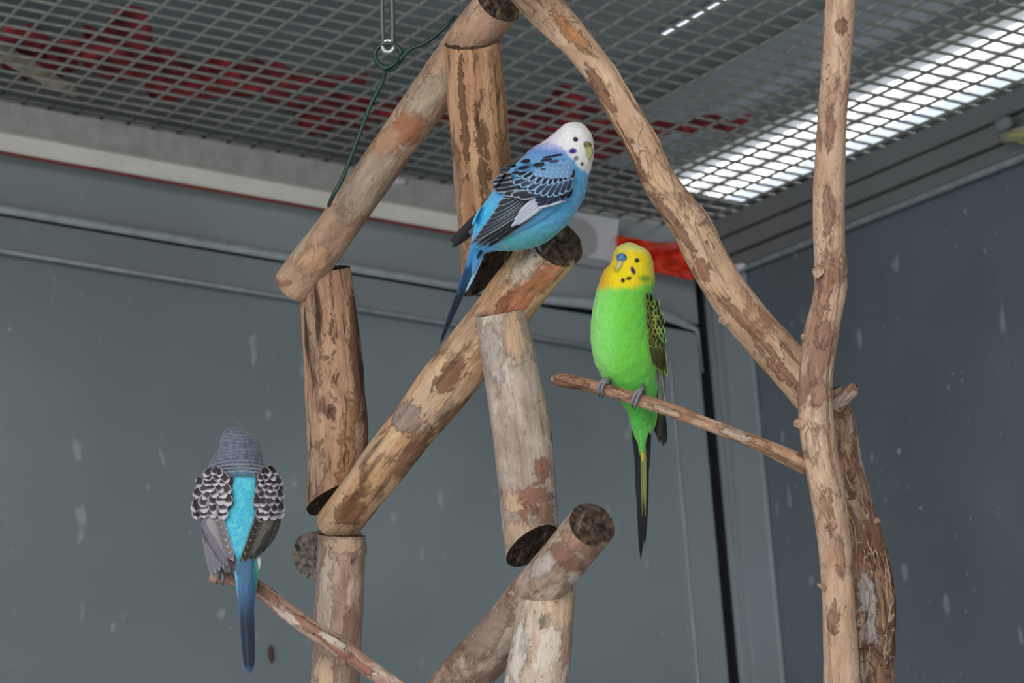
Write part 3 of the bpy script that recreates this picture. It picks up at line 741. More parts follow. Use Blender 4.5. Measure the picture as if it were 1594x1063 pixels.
# ================================================================== hanging wire and link
hd = 1.47
def wpts(l, d=hd): return [U(x, y, d + dz) for (x, y, dz) in l]
hw = thing('hanging_wire', U(606, 100, hd), 'dark green coated wire knotted to a ring and tied round the upper log', 'wire')
ringp = [U(604 + 21 * math.cos(q), 86 + 18 * math.sin(q), hd) for q in np.linspace(0, 2 * math.pi, 25)]
tube('ring', ringp, 0.0014, M['wiregreen'], hw, nv=8)
tube('strand', wpts([(600, 104, -0.002), (597, 122, 0), (578, 160, 0), (560, 208, 0), (543, 252, 0), (531, 282, 0), (519, 303, 0), (512, 320, 0.012)]), 0.0012, M['wiregreen'], hw, nv=8, n=40)
tube('strand', wpts([(622, 94, 0), (636, 78, 0), (660, 68, 0), (682, 52, 0), (699, 36, 0), (709, 26, 0.01)]), 0.0012, M['wiregreen'], hw, nv=8, n=30)
tube('knot', wpts([(590, 98, -0.003), (598, 106, -0.004), (610, 102, -0.004), (620, 92, -0.003), (614, 106, -0.002), (600, 110, -0.001), (596, 100, 0.001)]), 0.0011, M['wiregreen'], hw, nv=8, n=30)
top = U(606, -40, hd); zt_ = ceilz(top[0])
lk = thing('hook_link', U(604, 66, hd), 'grey metal link hanging from the mesh roof, holding the green wire', 'hook')
tube('bar', [U(597, 72, hd), U(595, 30, hd), U(595, -10, hd)], 0.0013, M['hook'], lk, nv=8, n=12)
tube('bar', [U(611, 70, hd), U(611, 30, hd), U(610, -10, hd)], 0.0016, M['hook'], lk, nv=8, n=12)
tube('eye', [U(604 + 9 * math.cos(q), 72 + 9 * math.sin(q), hd) for q in np.linspace(0, 2 * math.pi, 15)], 0.0012, plain('bright_zinc', (190, 200, 198), 0.35, 0.5), lk, nv=8)
tp = U(603, -10, hd); tube('hanger', [tp, tp * 0.5 + np.array([tp[0], tp[1], ceilz(tp[0])]) * 0.5, np.array([tp[0], tp[1], ceilz(tp[0])])], 0.0016, M['hook'], lk, nv=8, n=8)

# ================================================================== birds
class Frame:
    """local frame of a bird: u, v in photograph pixels at the bird's distance, w the depth in the same unit"""
    def __init__(s, px, py, d):
        s.px, s.py = px, py; F = ray(px, py); s.C = CAM + F * d; s.F = F / np.linalg.norm(F)
        s.R = CR - (CR @ s.F) * s.F; s.R /= np.linalg.norm(s.R); s.U = np.cross(s.R, s.F); s.s = d / FPX
    def pt(s, a):
        a = np.asarray(a, float).reshape(-1, 3)
        return s.C + ((a[:, 0:1] - s.px) * s.R - (a[:, 1:2] - s.py) * s.U + a[:, 2:3] * s.F) * s.s
FEA = vcol('feathers'); FEAG = vcol('flight_feathers', 0.55, 0.1, 0.08, 1200, 0.15)
HORN = vcol('beak_horn', 0.4, 0.0, 0.08, 700, 0.1)
EYE = plain('black_eye', (14, 12, 14), 0.12, 0, 0.0)
FOOT = plain('grey_scaly_foot', (128, 126, 132), 0.6, 0, 0.2, 600)
CLAW = plain('dark_claw', (60, 56, 58), 0.5)

def loft_body(rows, n, nv, axis_rows=False):
    """rows (u, v, half width, w, depth half extent) -> vertices (n*nv, 3) in frame units"""
    rows = np.array(rows, float)
    key = np.c_[rows[:, 0], rows[:, 1], np.zeros(len(rows)), rows[:, 2:]]
    a, t = resample(key, n)
    k = np.exp(-0.5 * (np.arange(-6, 7) / 2.4) ** 2); k /= k.sum()
    for c_ in range(a.shape[1]):
        if c_ == 2: continue
        pad = np.r_[2 * a[0, c_] - a[6:0:-1, c_], a[:, c_], 2 * a[-1, c_] - a[-2:-8:-1, c_]]
        a[:, c_] = np.convolve(pad, k, 'valid')
    P = a[:, :2]; hw = np.maximum(a[:, 3], 0.15); w = a[:, 4]; b = np.maximum(a[:, 5], 0.15)
    T = np.gradient(P, axis=0); T /= np.linalg.norm(T, axis=1)[:, None]
    kk = np.exp(-0.5 * (np.arange(-12, 13) / 6.0) ** 2); kk /= kk.sum()
    T = np.c_[[np.convolve(np.r_[[T[0, c]] * 12, T[:, c], [T[-1, c]] * 12], kk, 'valid') for c in (0, 1)]].T
    T /= np.linalg.norm(T, axis=1)[:, None]
    N = np.c_[T[:, 1], -T[:, 0]]
    V = np.empty((n, nv, 3))
    for j in range(nv):
        q = 2 * math.pi * j / nv
        ce, se = math.cos(q), math.sin(q)
        V[:, j, 0] = P[:, 0] + hw * ce * N[:, 0]; V[:, j, 1] = P[:, 1] + hw * ce * N[:, 1]
        V[:, j, 2] = w - b * se
    F = grid_faces(n, nv)
    F.append(tuple(range(nv))[::-1]); F.append(tuple(range((n - 1) * nv, n * nv)))
    return V.reshape(-1, 3), F

def smooth(a, b, x):
    t = np.clip((x - a) / (b - a), 0, 1); return t * t * (3 - 2 * t)
def lerp(a, b, t): return a * (1 - t[:, None]) + b * t[:, None]
def C_(r, g, b): return s2l((r, g, b))
def vnoise(P, sc, seed=0.0):
    return np.array([noise.noise(Vector((float(p[0]) * sc + seed, float(p[1]) * sc - seed, float(p[2]) * sc))) for p in P])

class Bird:
    def __init__(s, name, fr, foot, label):
        s.fr = fr; s.root = thing(name, fr.pt([foot])[0], label, 'bird', 'budgerigars perched in the aviary')
        s.bv = None; s.V = []; s.F = []
    def add_surface(s, V, F):
        off = sum(len(v) for v in s.V); s.V.append(V); s.F += [tuple(i + off for i in f) for f in F]
        s.bv = BVHTree.FromPolygons(np.concatenate(s.V).tolist(), s.F)
    def body(s, rows, n, nv, colf, name='body', mat=None, parent=None, surf=True, fluff=0.0):
        V, F = loft_body(rows, n, nv)
        if fluff:
            k = vnoise(V, 0.09, 3.0) * fluff + vnoise(V, 0.3, 9.0) * fluff * 0.35
            c = np.repeat(V.reshape(n, nv, 3).mean(1), nv, 0); d = V - c; d /= np.linalg.norm(d, axis=1)[:, None] + 1e-6
            V = V + d * k[:, None]
        col = colf(V)
        o = mesh_obj(name, s.fr.pt(V), F, mat or FEA, parent or s.root, attrs={'Col': col})
        if surf: s.add_surface(V, F)
        return o
    def depth(s, u, v, guess=-30.0):
        h = s.bv.ray_cast(Vector((u, v, -1000.0)), Vector((0, 0, 1)))
        if h[0] is not None: return h[0].z
        h = s.bv.find_nearest(Vector((u, v, guess)))
        return h[0].z
    def on(s, u, v, off=0.0): return (u, v, s.depth(u, v) - off)
    def blob(s, name, u, v, ru, rv, rw, mat, off=0.0, parent=None, w=None, tilt=0.0, col=None):
        w = s.depth(u, v) if w is None else w
        V = []; nu, nv = 12, 16
        for i in range(nu + 1):
            th = math.pi * i / nu
            for j in range(nv):
                q = 2 * math.pi * j / nv
                a, b_ = ru * math.sin(th) * math.cos(q), rv * math.cos(th)
                V.append((u + a * math.cos(tilt) - b_ * math.sin(tilt), v + a * math.sin(tilt) + b_ * math.cos(tilt), w - off + rw * math.sin(th) * math.sin(q)))
        V = np.array(V); at = {'Col': np.tile(col, (len(V), 1))} if col is not None else None
        return mesh_obj(name, s.fr.pt(V), grid_faces(nu + 1, nv), mat, parent or s.root, attrs=at)
    def tube(s, name, pts, rad, mat, parent=None, n=None, nv=10, col=None):
        P = s.fr.pt(np.array(pts, float))
        return tube(name, P, np.asarray(rad, float) * s.fr.s, mat, parent or s.root, nv=nv, n=n)
    def feather(s, name, base, tip, width, layer, cc, ec, ef=0.22, point=1.0, bend=0.0, parent=None, lift=1.0, drape=True, w0=None, w1=None, et=None, nt=14, nw=9, base_col=None, shaft=None, tipc=None, mat=None, round_base=0.55, side=0):
        """one feather: cc centre colour, ec edge colour, ef edge fraction"""
        B = np.array(base, float); Tp = np.array(tip, float); d = Tp - B; L = np.linalg.norm(d); d /= L; nrm = np.array([-d[1], d[0]])
        et = ef * width / L * 0.75 if et is None else et
        V = []; Cc = []; wprev = None
        for i in range(nt):
            t = i / (nt - 1)
            if t < 0.35: h = round_base + (1 - round_base) * math.sin(t / 0.35 * math.pi / 2)
            else: h = max(0.0, 1 - ((t - 0.35) / 0.65) ** (2.6 / point)) ** (0.5 * min(1.6, point) if point > 1 else 0.5)
            h = max(h, 0.04) * width / 2
            for j in range(nw):
                q = -1 + 2 * j / (nw - 1)
                p = B + d * L * t + nrm * (q * h + bend * math.sin(math.pi * t) )
                if drape:
                    w = s.depth(p[0], p[1]) - 0.6 - layer * 0.55 - lift * t + 0.8 * q * q
                else:
                    w = (w0 * (1 - t) + w1 * t) - layer * 0.5 + 1.0 * q * q
                V.append((p[0], p[1], w))
                e = max(smooth(1 - ef * 1.25, 1 - ef * 0.75, np.array([abs(q)]))[0] * (1.0 if side == 0 or q * side > 0 else 0.0), smooth(1 - et * 1.3, 1 - et * 0.7, np.array([t]))[0])
                c = cc
                if base_col is not None: c = base_col * (1 - t) + c * t
                if tipc is not None: k = smooth(0.15, 0.6, np.array([t]))[0]; c = c * (1 - k) + tipc * k
                if shaft is not None and abs(q) < 0.15: c = c * 0.5 + shaft * 0.5
                Cc.append(c * (1 - e) + ec * e)
        return mesh_obj(name, s.fr.pt(V), grid_faces(nt, nw, wrap=False), mat or FEAG, parent or s.root, attrs={'Col': np.array(Cc)})

# ------------------------------------------------------------------ green bird
G = Bird('budgerigar', Frame(975, 600, 1.428), (968, 598, -38), 'bright green budgerigar with a yellow face, perched on the bare twig')
rowsG = []
for (v, l, r, w, b) in [(377.5, 977, 987, 2, 4), (381, 965, 997, 1, 17), (387, 957, 1004, 0, 26), (396, 954, 1011, -1, 33), (407, 951, 1016, -2, 37), (420, 947, 1019.5, -3, 39), (432, 939, 1020, -3, 40), (444, 934, 1017, -3, 41), (458, 929, 1013, -4, 42), (475, 924.5, 1012, -6, 45), (495, 921, 1013, -8, 47), (515, 919.5, 1014, -9, 48), (535, 920.5, 1016, -9, 47), (552, 924.5, 1019, -8, 45), (567, 932, 1022, -6, 42), (583, 940, 1024, -2, 37), (600, 951, 1025, 4, 32), (618, 964, 1024, 10, 26), (636, 974, 1021, 16, 20), (655, 980, 1016, 21, 15), (672, 985, 1010, 25, 10), (690, 992, 1005, 28, 6), (704, 996, 1003, 30, 3)]:
    rowsG.append(((l + r) / 2, v, (r - l) / 2, w, b))
def colG(V):
    u, v, w = V[:, 0], V[:, 1], V[:, 2]; N = len(V)
    nz = vnoise(V, 0.16, 1.0); nz2 = vnoise(V, 0.5, 4.0)
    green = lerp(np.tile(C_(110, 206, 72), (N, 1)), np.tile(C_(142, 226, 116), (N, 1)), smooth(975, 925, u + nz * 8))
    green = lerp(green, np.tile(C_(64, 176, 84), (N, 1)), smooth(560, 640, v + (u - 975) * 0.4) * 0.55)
    green = lerp(green, np.tile(C_(150, 206, 60), (N, 1)), smooth(0.25, 0.6, nz) * 0.35)
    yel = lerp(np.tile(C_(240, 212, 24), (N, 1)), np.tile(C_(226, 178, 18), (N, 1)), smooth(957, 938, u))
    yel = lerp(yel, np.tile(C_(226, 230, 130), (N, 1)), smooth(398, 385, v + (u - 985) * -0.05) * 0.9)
    yel = lerp(yel, np.tile(C_(198, 196, 40), (N, 1)), smooth(998, 1016, u) * 0.6)
    edge = 447 + 6 * nz + 3 * nz2 - np.clip((u - 990) * 0.32, -2, 12) 
    col = lerp(yel, green, smooth(edge - 7, edge + 9, v))
    back = smooth(10, 25, w)                                   # nape and back: barred dark and yellow
    bar = (np.sin(v * 0.9 + nz * 3) > 0.1).astype(float)
    bk = lerp(np.tile(C_(186, 196, 70), (N, 1)), np.tile(C_(40, 44, 30), (N, 1)), bar)
    col = lerp(col, bk, back * smooth(385, 400, v) * smooth(560, 520, v))
    front = w < 0
    def spot(cu, cv, ru, rv, c, tilt=0.0, soft=0.35):
        nonlocal col
        du, dv = u - cu, v - cv; a = du * math.cos(tilt) + dv * math.sin(tilt); b = -du * math.sin(tilt) + dv * math.cos(tilt)
        d = np.sqrt((a / ru) ** 2 + (b / rv) ** 2)
        col = lerp(col, np.tile(c, (N, 1)), smooth(1 + soft, 1 - soft, d) * front)
    spot(985.5, 423, 3.4, 6.6, C_(50, 34, 96), -0.45)
    spot(969.8, 438, 3.2, 3.6, C_(26, 20, 8)); spot(979, 435, 4.4, 2.8, C_(48, 38, 10), -0.2)
    spot(1004, 435, 8, 5, C_(104, 160, 50), 0.0, 0.9)
    spot(960, 421, 5, 5, C_(190, 160, 20), 0.0, 0.8)
    return col
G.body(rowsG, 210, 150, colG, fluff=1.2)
# face
yb = G.depth(967, 404)
G.blob('cere', 967.8, 402.5, 8.8, 6.8, 6, HORN, off=3.5, col=C_(92, 128, 176), tilt=0.12)
for uu in (963.5, 972.5): G.blob('nostril', uu, 400.5, 1.0, 1.0, 1.0, EYE, off=8.8, w=yb)
nb = 26
def beak(bird, pts, rad, col0, col1):
    P = np.array(pts, float); a, _ = resample(np.c_[P, np.array(rad, float)], nb); V = []; col = []
    for i in range(nb):
        T = a[min(i + 1, nb - 1), :3] - a[max(i - 1, 0), :3]; T /= np.linalg.norm(T)
        x = np.cross(T, [0, 0, 1]); x /= np.linalg.norm(x) + 1e-9; y = np.cross(T, x)
        for j in range(14):
            q = 2 * math.pi * j / 14; V.append(a[i, :3] + max(a[i, 3], 0.2) * (math.cos(q) * x + 1.1 * math.sin(q) * y)); col.append(col0 * (1 - i / nb) + col1 * i / nb)
    F = grid_faces(nb, 14); F.append(tuple(range((nb - 1) * 14, nb * 14)))
    return mesh_obj('beak', bird.fr.pt(V), F, HORN, bird.root, attrs={'Col': np.array(col)})
beak(G, [(966.5, 410.5, yb - 0.5), (965, 413.5, yb - 4.5), (962.5, 418, yb - 6), (959.5, 423.5, yb - 3)], [6.0, 5.2, 3.8, 1.0], C_(196, 190, 116), C_(206, 200, 140))
e = G.blob('eye', 991, 407, 3.6, 3.5, 2.6, EYE, off=0.6)
G.blob('eye_ring', 991, 407, 4.7, 4.5, 1.5, HORN, off=0.0, col=C_(206, 190, 60))
G.blob('eye', 958, 402, 3.3, 3.3, 2.6, EYE, w=21)
# wing on the right flank
def flatc(c): return lambda V: np.tile(c, (len(V), 1))
wingG = G.body([(1010, 458, 3, 12, 5), (1015, 475, 9, 8, 11), (1019, 500, 14, 8, 13), (1021, 530, 15, 9, 13), (1023, 560, 13, 13, 11), (1025, 590, 10, 18, 9), (1026, 625, 8, 23, 6), (1026, 655, 6, 27, 4), (1028, 680, 3, 30, 3)], 50, 26, flatc(C_(60, 62, 40)), name='wing')
KB = C_(30, 30, 22); YE = C_(186, 206, 84)
li = 0
for r_i, (vv, uc, n_) in enumerate([(466, 1013, 2), (473, 1014.5, 3), (480, 1016, 3), (487, 1017.5, 3), (494, 1019, 4), (501, 1020, 4), (508, 1020.5, 4), (515, 1021, 4), (522, 1021.5, 4), (529, 1022, 4), (536, 1022.5, 4)]):
    for k in range(n_):
        u0 = uc + (k - (n_ - 1) / 2) * 6.4 + (1.6 if r_i % 2 else -1.6)
        u0 += rng.uniform(-1.2, 1.2); vj = vv + rng.uniform(-1.5, 1.5)
        G.feather('covert_feather', (u0 - 0.8, vj - 7), (u0 + 1.2, vj + 6.5), 7.4 * rng.uniform(0.8, 1.15), 8 - r_i * 0.5, KB * rng.uniform(0.8, 2.0), YE * rng.uniform(0.65, 1.0) if k < n_ - 1 else C_(150, 190, 110), ef=rng.uniform(0.25, 0.5), parent=wingG, nt=8, nw=7, lift=1.2)
for k in range(6):
    u0 = 1011 + k * 4.2
    G.feather('secondary_feather', (u0, 532 + k * 1.5), (u0 + 8 - k * 0.4, 572 + k * 3), 6.5, 3 - k * 0.3, C_(58, 62, 36), C_(196, 206, 96), ef=0.3, parent=wingG, nt=10, nw=7)
for k in range(3):
    G.feather('flight_feather', (1021 + k * 3.2, 560 + k * 4), (1029.5 + k * 2.2, 634 + k * 2), 5.5, 1.5 - k * 0.4, C_(96, 104, 96), C_(188, 196, 186), ef=0.36, parent=wingG, nt=10, nw=7)
for k, (bu, bv, tu, tv, wd) in enumerate([(1024, 600, 1037, 692, 12), (1022, 604, 1033.5, 697, 11), (1020, 610, 1027, 690, 10), (1019, 612, 1022, 678, 9)]):
    G.feather('flight_feather', (bu, bv), (tu, tv), wd, 0, C_(26, 22, 24), C_(44, 40, 40), ef=0.15, parent=wingG, drape=False, w0=24 + k, w1=30 + k * 1.5, nt=10, nw=7)
# hidden left wing, folded against the back
wl = G.body([(938, 462, 3, 24, 6), (939, 480, 9, 27, 10), (939, 510, 10, 30, 12), (942, 545, 9, 24, 14), (958, 580, 8, 22, 12), (985, 625, 7, 24, 8), (1005, 660, 3, 30, 4)], 40, 24, flatc(C_(64, 74, 40)), name='wing', surf=False)
# tail
tailG = G.body([(1000, 640, 14, 24, 8), (1000, 665, 11, 28, 6), (999.5, 690, 7, 31, 4), (999, 710, 3, 33, 2)], 24, 20, flatc(C_(70, 150, 66)), name='tail', surf=False)
DK = C_(18, 22, 28)
for k, (b0, t0, wd, cc, ec, w0, w1, ly) in enumerate([
        ((999, 660), (997.5, 874), 15, DK, C_(34, 40, 46), 30, 44, 0), ((1003, 660), (1003.5, 852), 14, DK, C_(30, 36, 40), 31, 44, -1),
        ((992, 650), (994.5, 812), 11, DK, C_(30, 36, 30), 30, 42, 1), ((986, 645), (992, 735), 9, DK, C_(40, 46, 30), 28, 36, 1.5), ((1009, 645), (1008, 745), 10, DK, C_(40, 46, 30), 30, 37, 1),
        ((1002.5, 668), (1004.5, 806), 5.5, C_(120, 128, 80), C_(176, 180, 128), 28, 40, 3), ((999.5, 665), (1000, 806), 4.2, C_(104, 112, 60), C_(190, 186, 100), 28, 40, 3.4),
        ((1001, 660), (1000.5, 722), 9, C_(206, 176, 40), C_(196, 190, 70), 27, 33, 5)]):
    G.feather('tail_feather', b0, t0, wd, ly, cc, ec, ef=0.25, point=1.35, parent=tailG, drape=False, w0=w0, w1=w1)
for k, (b0, t0, wd) in enumerate([((984, 630), (984, 662), 9), ((990, 632), (989, 676), 10), ((996, 634), (994, 690), 10), ((1001, 634), (1000, 708), 11), ((1006, 634), (1006, 684), 10), ((1011, 634), (1012, 676), 9), ((1019, 628), (1018, 668), 9)]):
    G.feather('undertail_covert', b0, t0, wd, 2 + k % 3, C_(84, 176, 78), C_(150, 206, 110), ef=0.25, point=1.3, parent=tailG, drape=False, w0=8 + abs(k - 3), w1=20, nt=10, nw=7)
# feet
def foot(bird, hip, pts_list, rad, claw=2.0):
    f = bird.tube('foot', [hip, (hip[0] * 0.5 + pts_list[0][0][0] * 0.5, hip[1] * 0.5 + pts_list[0][0][1] * 0.5, hip[2] * 0.5 + pts_list[0][0][2] * 0.5), pts_list[0][0]], [rad * 1.5, rad * 1.2, rad * 1.1], FOOT, n=10)
    for p in pts_list:
        bird.tube('toe', p, [rad * 1.05] * (len(p) - 1) + [rad * 0.75], FOOT, f, n=16)
        q = np.array(p[-1], float); q0 = np.array(p[-2], float); d = (q - q0) / np.linalg.norm(q - q0)
        bird.tube('claw', [q, q + d * 3 + np.array([0, 0.5, 1]), q + d * 4.5 + np.array([0, 1, 3.5])], [rad * 0.6, rad * 0.45, rad * 0.1], CLAW, f, n=8)
wt = lambda u: 28.0            # the twig's centre line in the bird's depth unit
foot(G, (950, 588, -22), [[(944, 592, -52), (938, 593.5, -53), (933, 599, -53), (932, 607, -51), (933, 613, -46)], [(945, 592, -52), (943, 594, -54), (939, 600, -54), (937, 608, -52), (938, 615, -46)], [(945, 592, -50), (950, 592, -36), (951, 602, -28), (950, 612, -30)], [(944, 592, -50), (942, 591, -34), (941, 600, -27), (941, 610, -29)]], 2.5)
foot(G, (1000, 598, -22), [[(999, 605, -53), (996, 611, -57), (991.5, 620, -58), (988.5, 629, -56), (988, 634, -50)], [(998, 605, -53), (992, 609, -55), (987, 616, -56), (984, 625, -54), (984, 630, -49)], [(999, 606, -50), (1003, 607, -38), (1003, 618, -29), (1002, 630, -31)], [(998, 606, -50), (996, 606, -36), (994, 616, -29), (994, 627, -31)]], 2.6)

# ------------------------------------------------------------------ white-headed blue bird
B = Bird('budgerigar', Frame(840, 310, 1.40), (842, 366, 10), 'blue budgerigar with a white head, perched on top of the sawn diagonal log')
rowsB = [(906, 193, 5, 0, 5), (903.5, 197.5, 17, 0, 17), (899, 207, 26, -1, 26), (893, 222, 34.5, -2, 33), (884, 240, 42, -3, 38), (870, 261, 52, -4, 45), (855, 285, 59, -5, 50), (836, 309, 61.5, -4, 52), (813, 331, 59, -2, 49), (789, 347, 50, 2, 40), (768, 362, 37, 6, 29), (752, 376, 22, 10, 18), (742, 390, 12, 14, 9), (735, 404, 6, 17, 4), (731, 414, 2, 18, 2)]
def colB(V):
    u, v, w = V[:, 0], V[:, 1], V[:, 2]; N = len(V); T = lambda *c: np.tile(C_(*c), (N, 1))
    nz = vnoise(V, 0.16, 2.0)
    blue = lerp(T(104, 184, 232), T(82, 168, 222), smooth(-0.3, 0.4, nz))
    blue = lerp(blue, T(104, 146, 206), smooth(262, 238, v) * smooth(900, 870, u))     # mantle, duller
    blue = lerp(blue, T(70, 196, 240), smooth(772, 752, u) * smooth(372, 350, v))      # rump
    blue = lerp(blue, T(84, 176, 190), smooth(345, 372, v) * smooth(765, 790, u))      # vent, turquoise
    blue = lerp(blue, T(150, 182, 196), smooth(0.2, 0.5, nz) * smooth(345, 372, v) * smooth(765, 790, u) * 0.6)
    white = lerp(T(238, 236, 236), T(216, 212, 230), smooth(886, 850, u + nz * 6))
    white = lerp(white, T(240, 240, 220), smooth(905, 922, u) * smooth(225, 205, v))
    ed = np.interp(u, [820, 835, 852, 865, 879, 890, 901, 914, 925], [226, 227, 229, 231, 236, 249, 262, 269, 272]) + nz * 3
    col = lerp(white, blue, smooth(ed - 4, ed + 4, v))
    lav = smooth(8, 2, np.abs(v - ed)) * smooth(890, 868, u)
    col = lerp(col, T(160, 164, 224), lav * 0.7)
    front = w < 0
    def spot(cu, cv, ru, rv, c, tilt=0.0, soft=0.35, m=1.0):
        nonlocal col
        du, dv = u - cu, v - cv; a = du * math.cos(tilt) + dv * math.sin(tilt); b = -du * math.sin(tilt) + dv * math.cos(tilt)
        d = np.sqrt((a / ru) ** 2 + (b / rv) ** 2); col = lerp(col, np.tile(C_(*c), (N, 1)), smooth(1 + soft, 1 - soft, d) * front * m)
    spot(891, 236, 6.4, 4.2, (52, 34, 140), -0.1); spot(896, 247.5, 3.6, 4.0, (120, 124, 140), 0.6, 0.5); spot(905.6, 256, 2.3, 2.9, (20, 18, 24))
    # sparse fine bars on the hind neck
    bar = (np.sin((v + u * 0.25) * 1.5 + nz * 2) > 0.75) * smooth(862, 852, u) * smooth(212, 222, v) * smooth(232, 226, v)
    col = lerp(col, T(150, 150, 176), bar * 0.5)
    return col
B.body(rowsB, 200, 150, colB, fluff=1.1)
wbk = B.depth(913, 226)
B.blob('cere', 913.5, 226, 7, 5.2, 5, HORN, w=wbk, off=2.0, col=C_(126, 116, 72), tilt=0.1)
for uu in (911, 917): B.blob('nostril', uu, 225.5, 1.2, 1.2, 1.2, EYE, w=wbk, off=6.2)
beak(B, [(915, 232, wbk), (917.5, 236, wbk - 3.5), (917.5, 242, wbk - 4.5), (915.5, 250, wbk - 2)], [5.8, 5.6, 4.2, 0.9], C_(150, 150, 92), C_(176, 178, 120))
B.blob('eye', 895, 218, 3.6, 3.5, 2.6, EYE, off=0.6); B.blob('eye_ring', 895, 218, 4.8, 4.5, 1.5, HORN, off=0.0, col=C_(196, 196, 206))
B.blob('eye', 921, 211, 3, 3, 2, EYE, w=18)
LB = C_(150, 186, 222); KN = C_(22, 26, 36); GE = C_(168, 176, 190)
wingB = B.body([(893, 262, 6, -36, 6), (882, 270, 20, -44, 9), (862, 284, 31, -50, 10), (838, 303, 35, -52, 10), (810, 325, 33, -47, 10), (785, 344, 25, -38, 9), (762, 362, 15, -27, 7), (745, 374, 8, -18, 5), (733, 381, 3, -12, 3)], 60, 30, flatc(C_(92, 164, 212)), name='wing')
# flight feathers first (lowest layer)
prim = [((848, 318), (757, 386), 12), ((846, 315), (748, 384), 12), ((843, 312), (740, 382), 12), ((838, 310), (732, 379), 12)]
for k, (b0, t0, wd) in enumerate(prim):
    B.feather('flight_feather', b0, t0, wd, 2 + k * 0.8, C_(28, 30, 36), C_(128, 134, 144), ef=0.24, parent=wingB, side=0, point=1.2)
tips = [(736, 375), (742, 367), (748, 358), (755, 350), (762, 341), (769, 331), (776, 319), (783, 307)]
for k, t0 in enumerate(tips):
    b0 = (832 - k * 3.2, 312 - k * 2.2)
    B.feather('secondary_feather', b0, t0, 13.5, 5 + k * 0.9, C_(44, 52, 62), C_(150, 158, 166), ef=0.22, parent=wingB, side=0, point=1.1, nw=13)
for k, (b0, t0, wd) in enumerate([((846, 313), (796, 352), 9), ((842, 309), (801, 343), 9), ((838, 306), (807, 333), 8), ((852, 316), (806, 350), 5)]):
    B.feather('white_edged_feather', b0, t0, wd, 14 + k, C_(176, 186, 206), C_(214, 216, 226), ef=0.3, parent=wingB)
for k, (b0, t0, wd) in enumerate([((872, 304), (836, 319), 9), ((870, 301), (833, 313), 9), ((866, 300), (832, 308), 8), ((876, 303), (848, 318), 7)]):
    B.feather('primary_covert', b0, t0, wd, 19 + k, C_(36, 44, 66), C_(70, 84, 110), ef=0.12, parent=wingB)
B.feather('wing_edge_feather', (880, 312), (838, 324), 4, 18, C_(206, 208, 220), C_(222, 222, 230), parent=wingB)
# scapulars over the secondaries
for k, (b0, t0, wd) in enumerate([((812, 300), (784, 302), 11), ((806, 292), (770, 297), 10), ((802, 286), (766, 291), 10), ((798, 279), (766, 284), 9), ((797, 272), (772, 278), 8), ((830, 304), (806, 306), 12), ((822, 300), (796, 304), 12)]):
    B.feather('scapular_feather', b0, t0, wd, 22 + k, C_(34, 40, 50), GE, ef=0.26, parent=wingB)
for k, (b0, t0, wd) in enumerate([((880, 293), (872, 311), 11), ((889, 293), (882, 309), 9)]):
    B.feather('greater_covert', b0, t0, wd, 23 + k, KN, C_(96, 120, 160), ef=0.2, parent=wingB)
# greater covert row
for k, (cu, cv, dx, dy) in enumerate([(809, 283, -9, 2), (820, 286, -9, 4), (831, 290, -9, 6), (841, 294, -8, 7), (850, 296, -7, 8), (859, 297, -6, 9), (868, 296, -5, 9), (877, 293, -4, 9), (885, 290, -3, 8)]):
    B.feather('greater_covert', (cu - dx * 1.1, cv - dy * 1.1), (cu + dx * 1.15, cv + dy * 1.15), 11.5, 27 - k * 0.2, C_(30, 36, 50), LB, ef=0.3, parent=wingB, base_col=C_(60, 76, 104))
# median covert row
for k, (cu, cv, dx, dy) in enumerate([(812, 271, -7, 2), (821, 274, -7, 4), (830, 277, -6, 6), (839, 280, -6, 6.5), (848, 281.5, -5, 7), (857, 281.5, -4, 7.5), (865, 280, -3.5, 7.5), (873, 278, -3, 7.5), (880, 276, -2, 7), (886, 274, -2, 7), (891, 273, -1.5, 6.5)]):
    B.feather('median_covert', (cu - dx * 1.1, cv - dy * 1.1), (cu + dx * 1.1, cv + dy * 1.1), 9, 31 - k * 0.2, KN, LB, ef=0.42, parent=wingB)
# lesser coverts: plain pale blue
for r_i in range(3):
    for k in range(7):
        cu = 836 + k * 8 + r_i * 2; cv = 272 - r_i * 7 - abs(k - 3) * 0.8 + k * 0.4
        B.feather('lesser_covert', (cu + 4, cv - 7), (cu - 3, cv + 6), 10, 34 + r_i, C_(112, 156, 198), C_(140, 178, 212), ef=0.3, parent=wingB, nt=8, nw=7)
# black mantle spots, short rounded feathers
for k, (cu, cv, a, wd) in enumerate([(818, 252, 7.5, 7.5), (838, 257.5, 9, 7.5), (814.5, 262, 9, 6.5), (855, 245.5, 11, 4.5), (850, 250, 9, 4.5), (866, 243, 9, 4), (803, 269.5, 6, 5), (796, 259, 8, 5), (786, 265, 8, 5), (861, 252, 7, 4), (845, 264, 4, 3)]):
    B.feather('mantle_feather', (cu + a, cv - 0.14 * a), (cu - a, cv + 0.14 * a), wd, 40, KN if k < 9 else C_(60, 66, 96), C_(80, 116, 170), ef=0.16, parent=wingB, nt=10, nw=7)
# the far wing: its black tip shows beyond the rump
farB = B.body([(850, 240, 6, 30, 6), (820, 268, 18, 34, 9), (790, 300, 20, 34, 9), (765, 330, 14, 32, 7), (745, 350, 9, 30, 5), (730, 364, 5, 28, 4)], 30, 20, flatc(C_(80, 96, 120)), name='wing', surf=False)
for k, (b0, t0, wd) in enumerate([((752, 328), (703, 386), 15), ((756, 334), (709, 382), 14), ((748, 330), (701, 378), 11)]):
    B.feather('flight_feather', b0, t0, wd, 0, C_(24, 22, 24), C_(40, 38, 40), ef=0.14, parent=farB, drape=False, w0=26 + k, w1=24 + k)
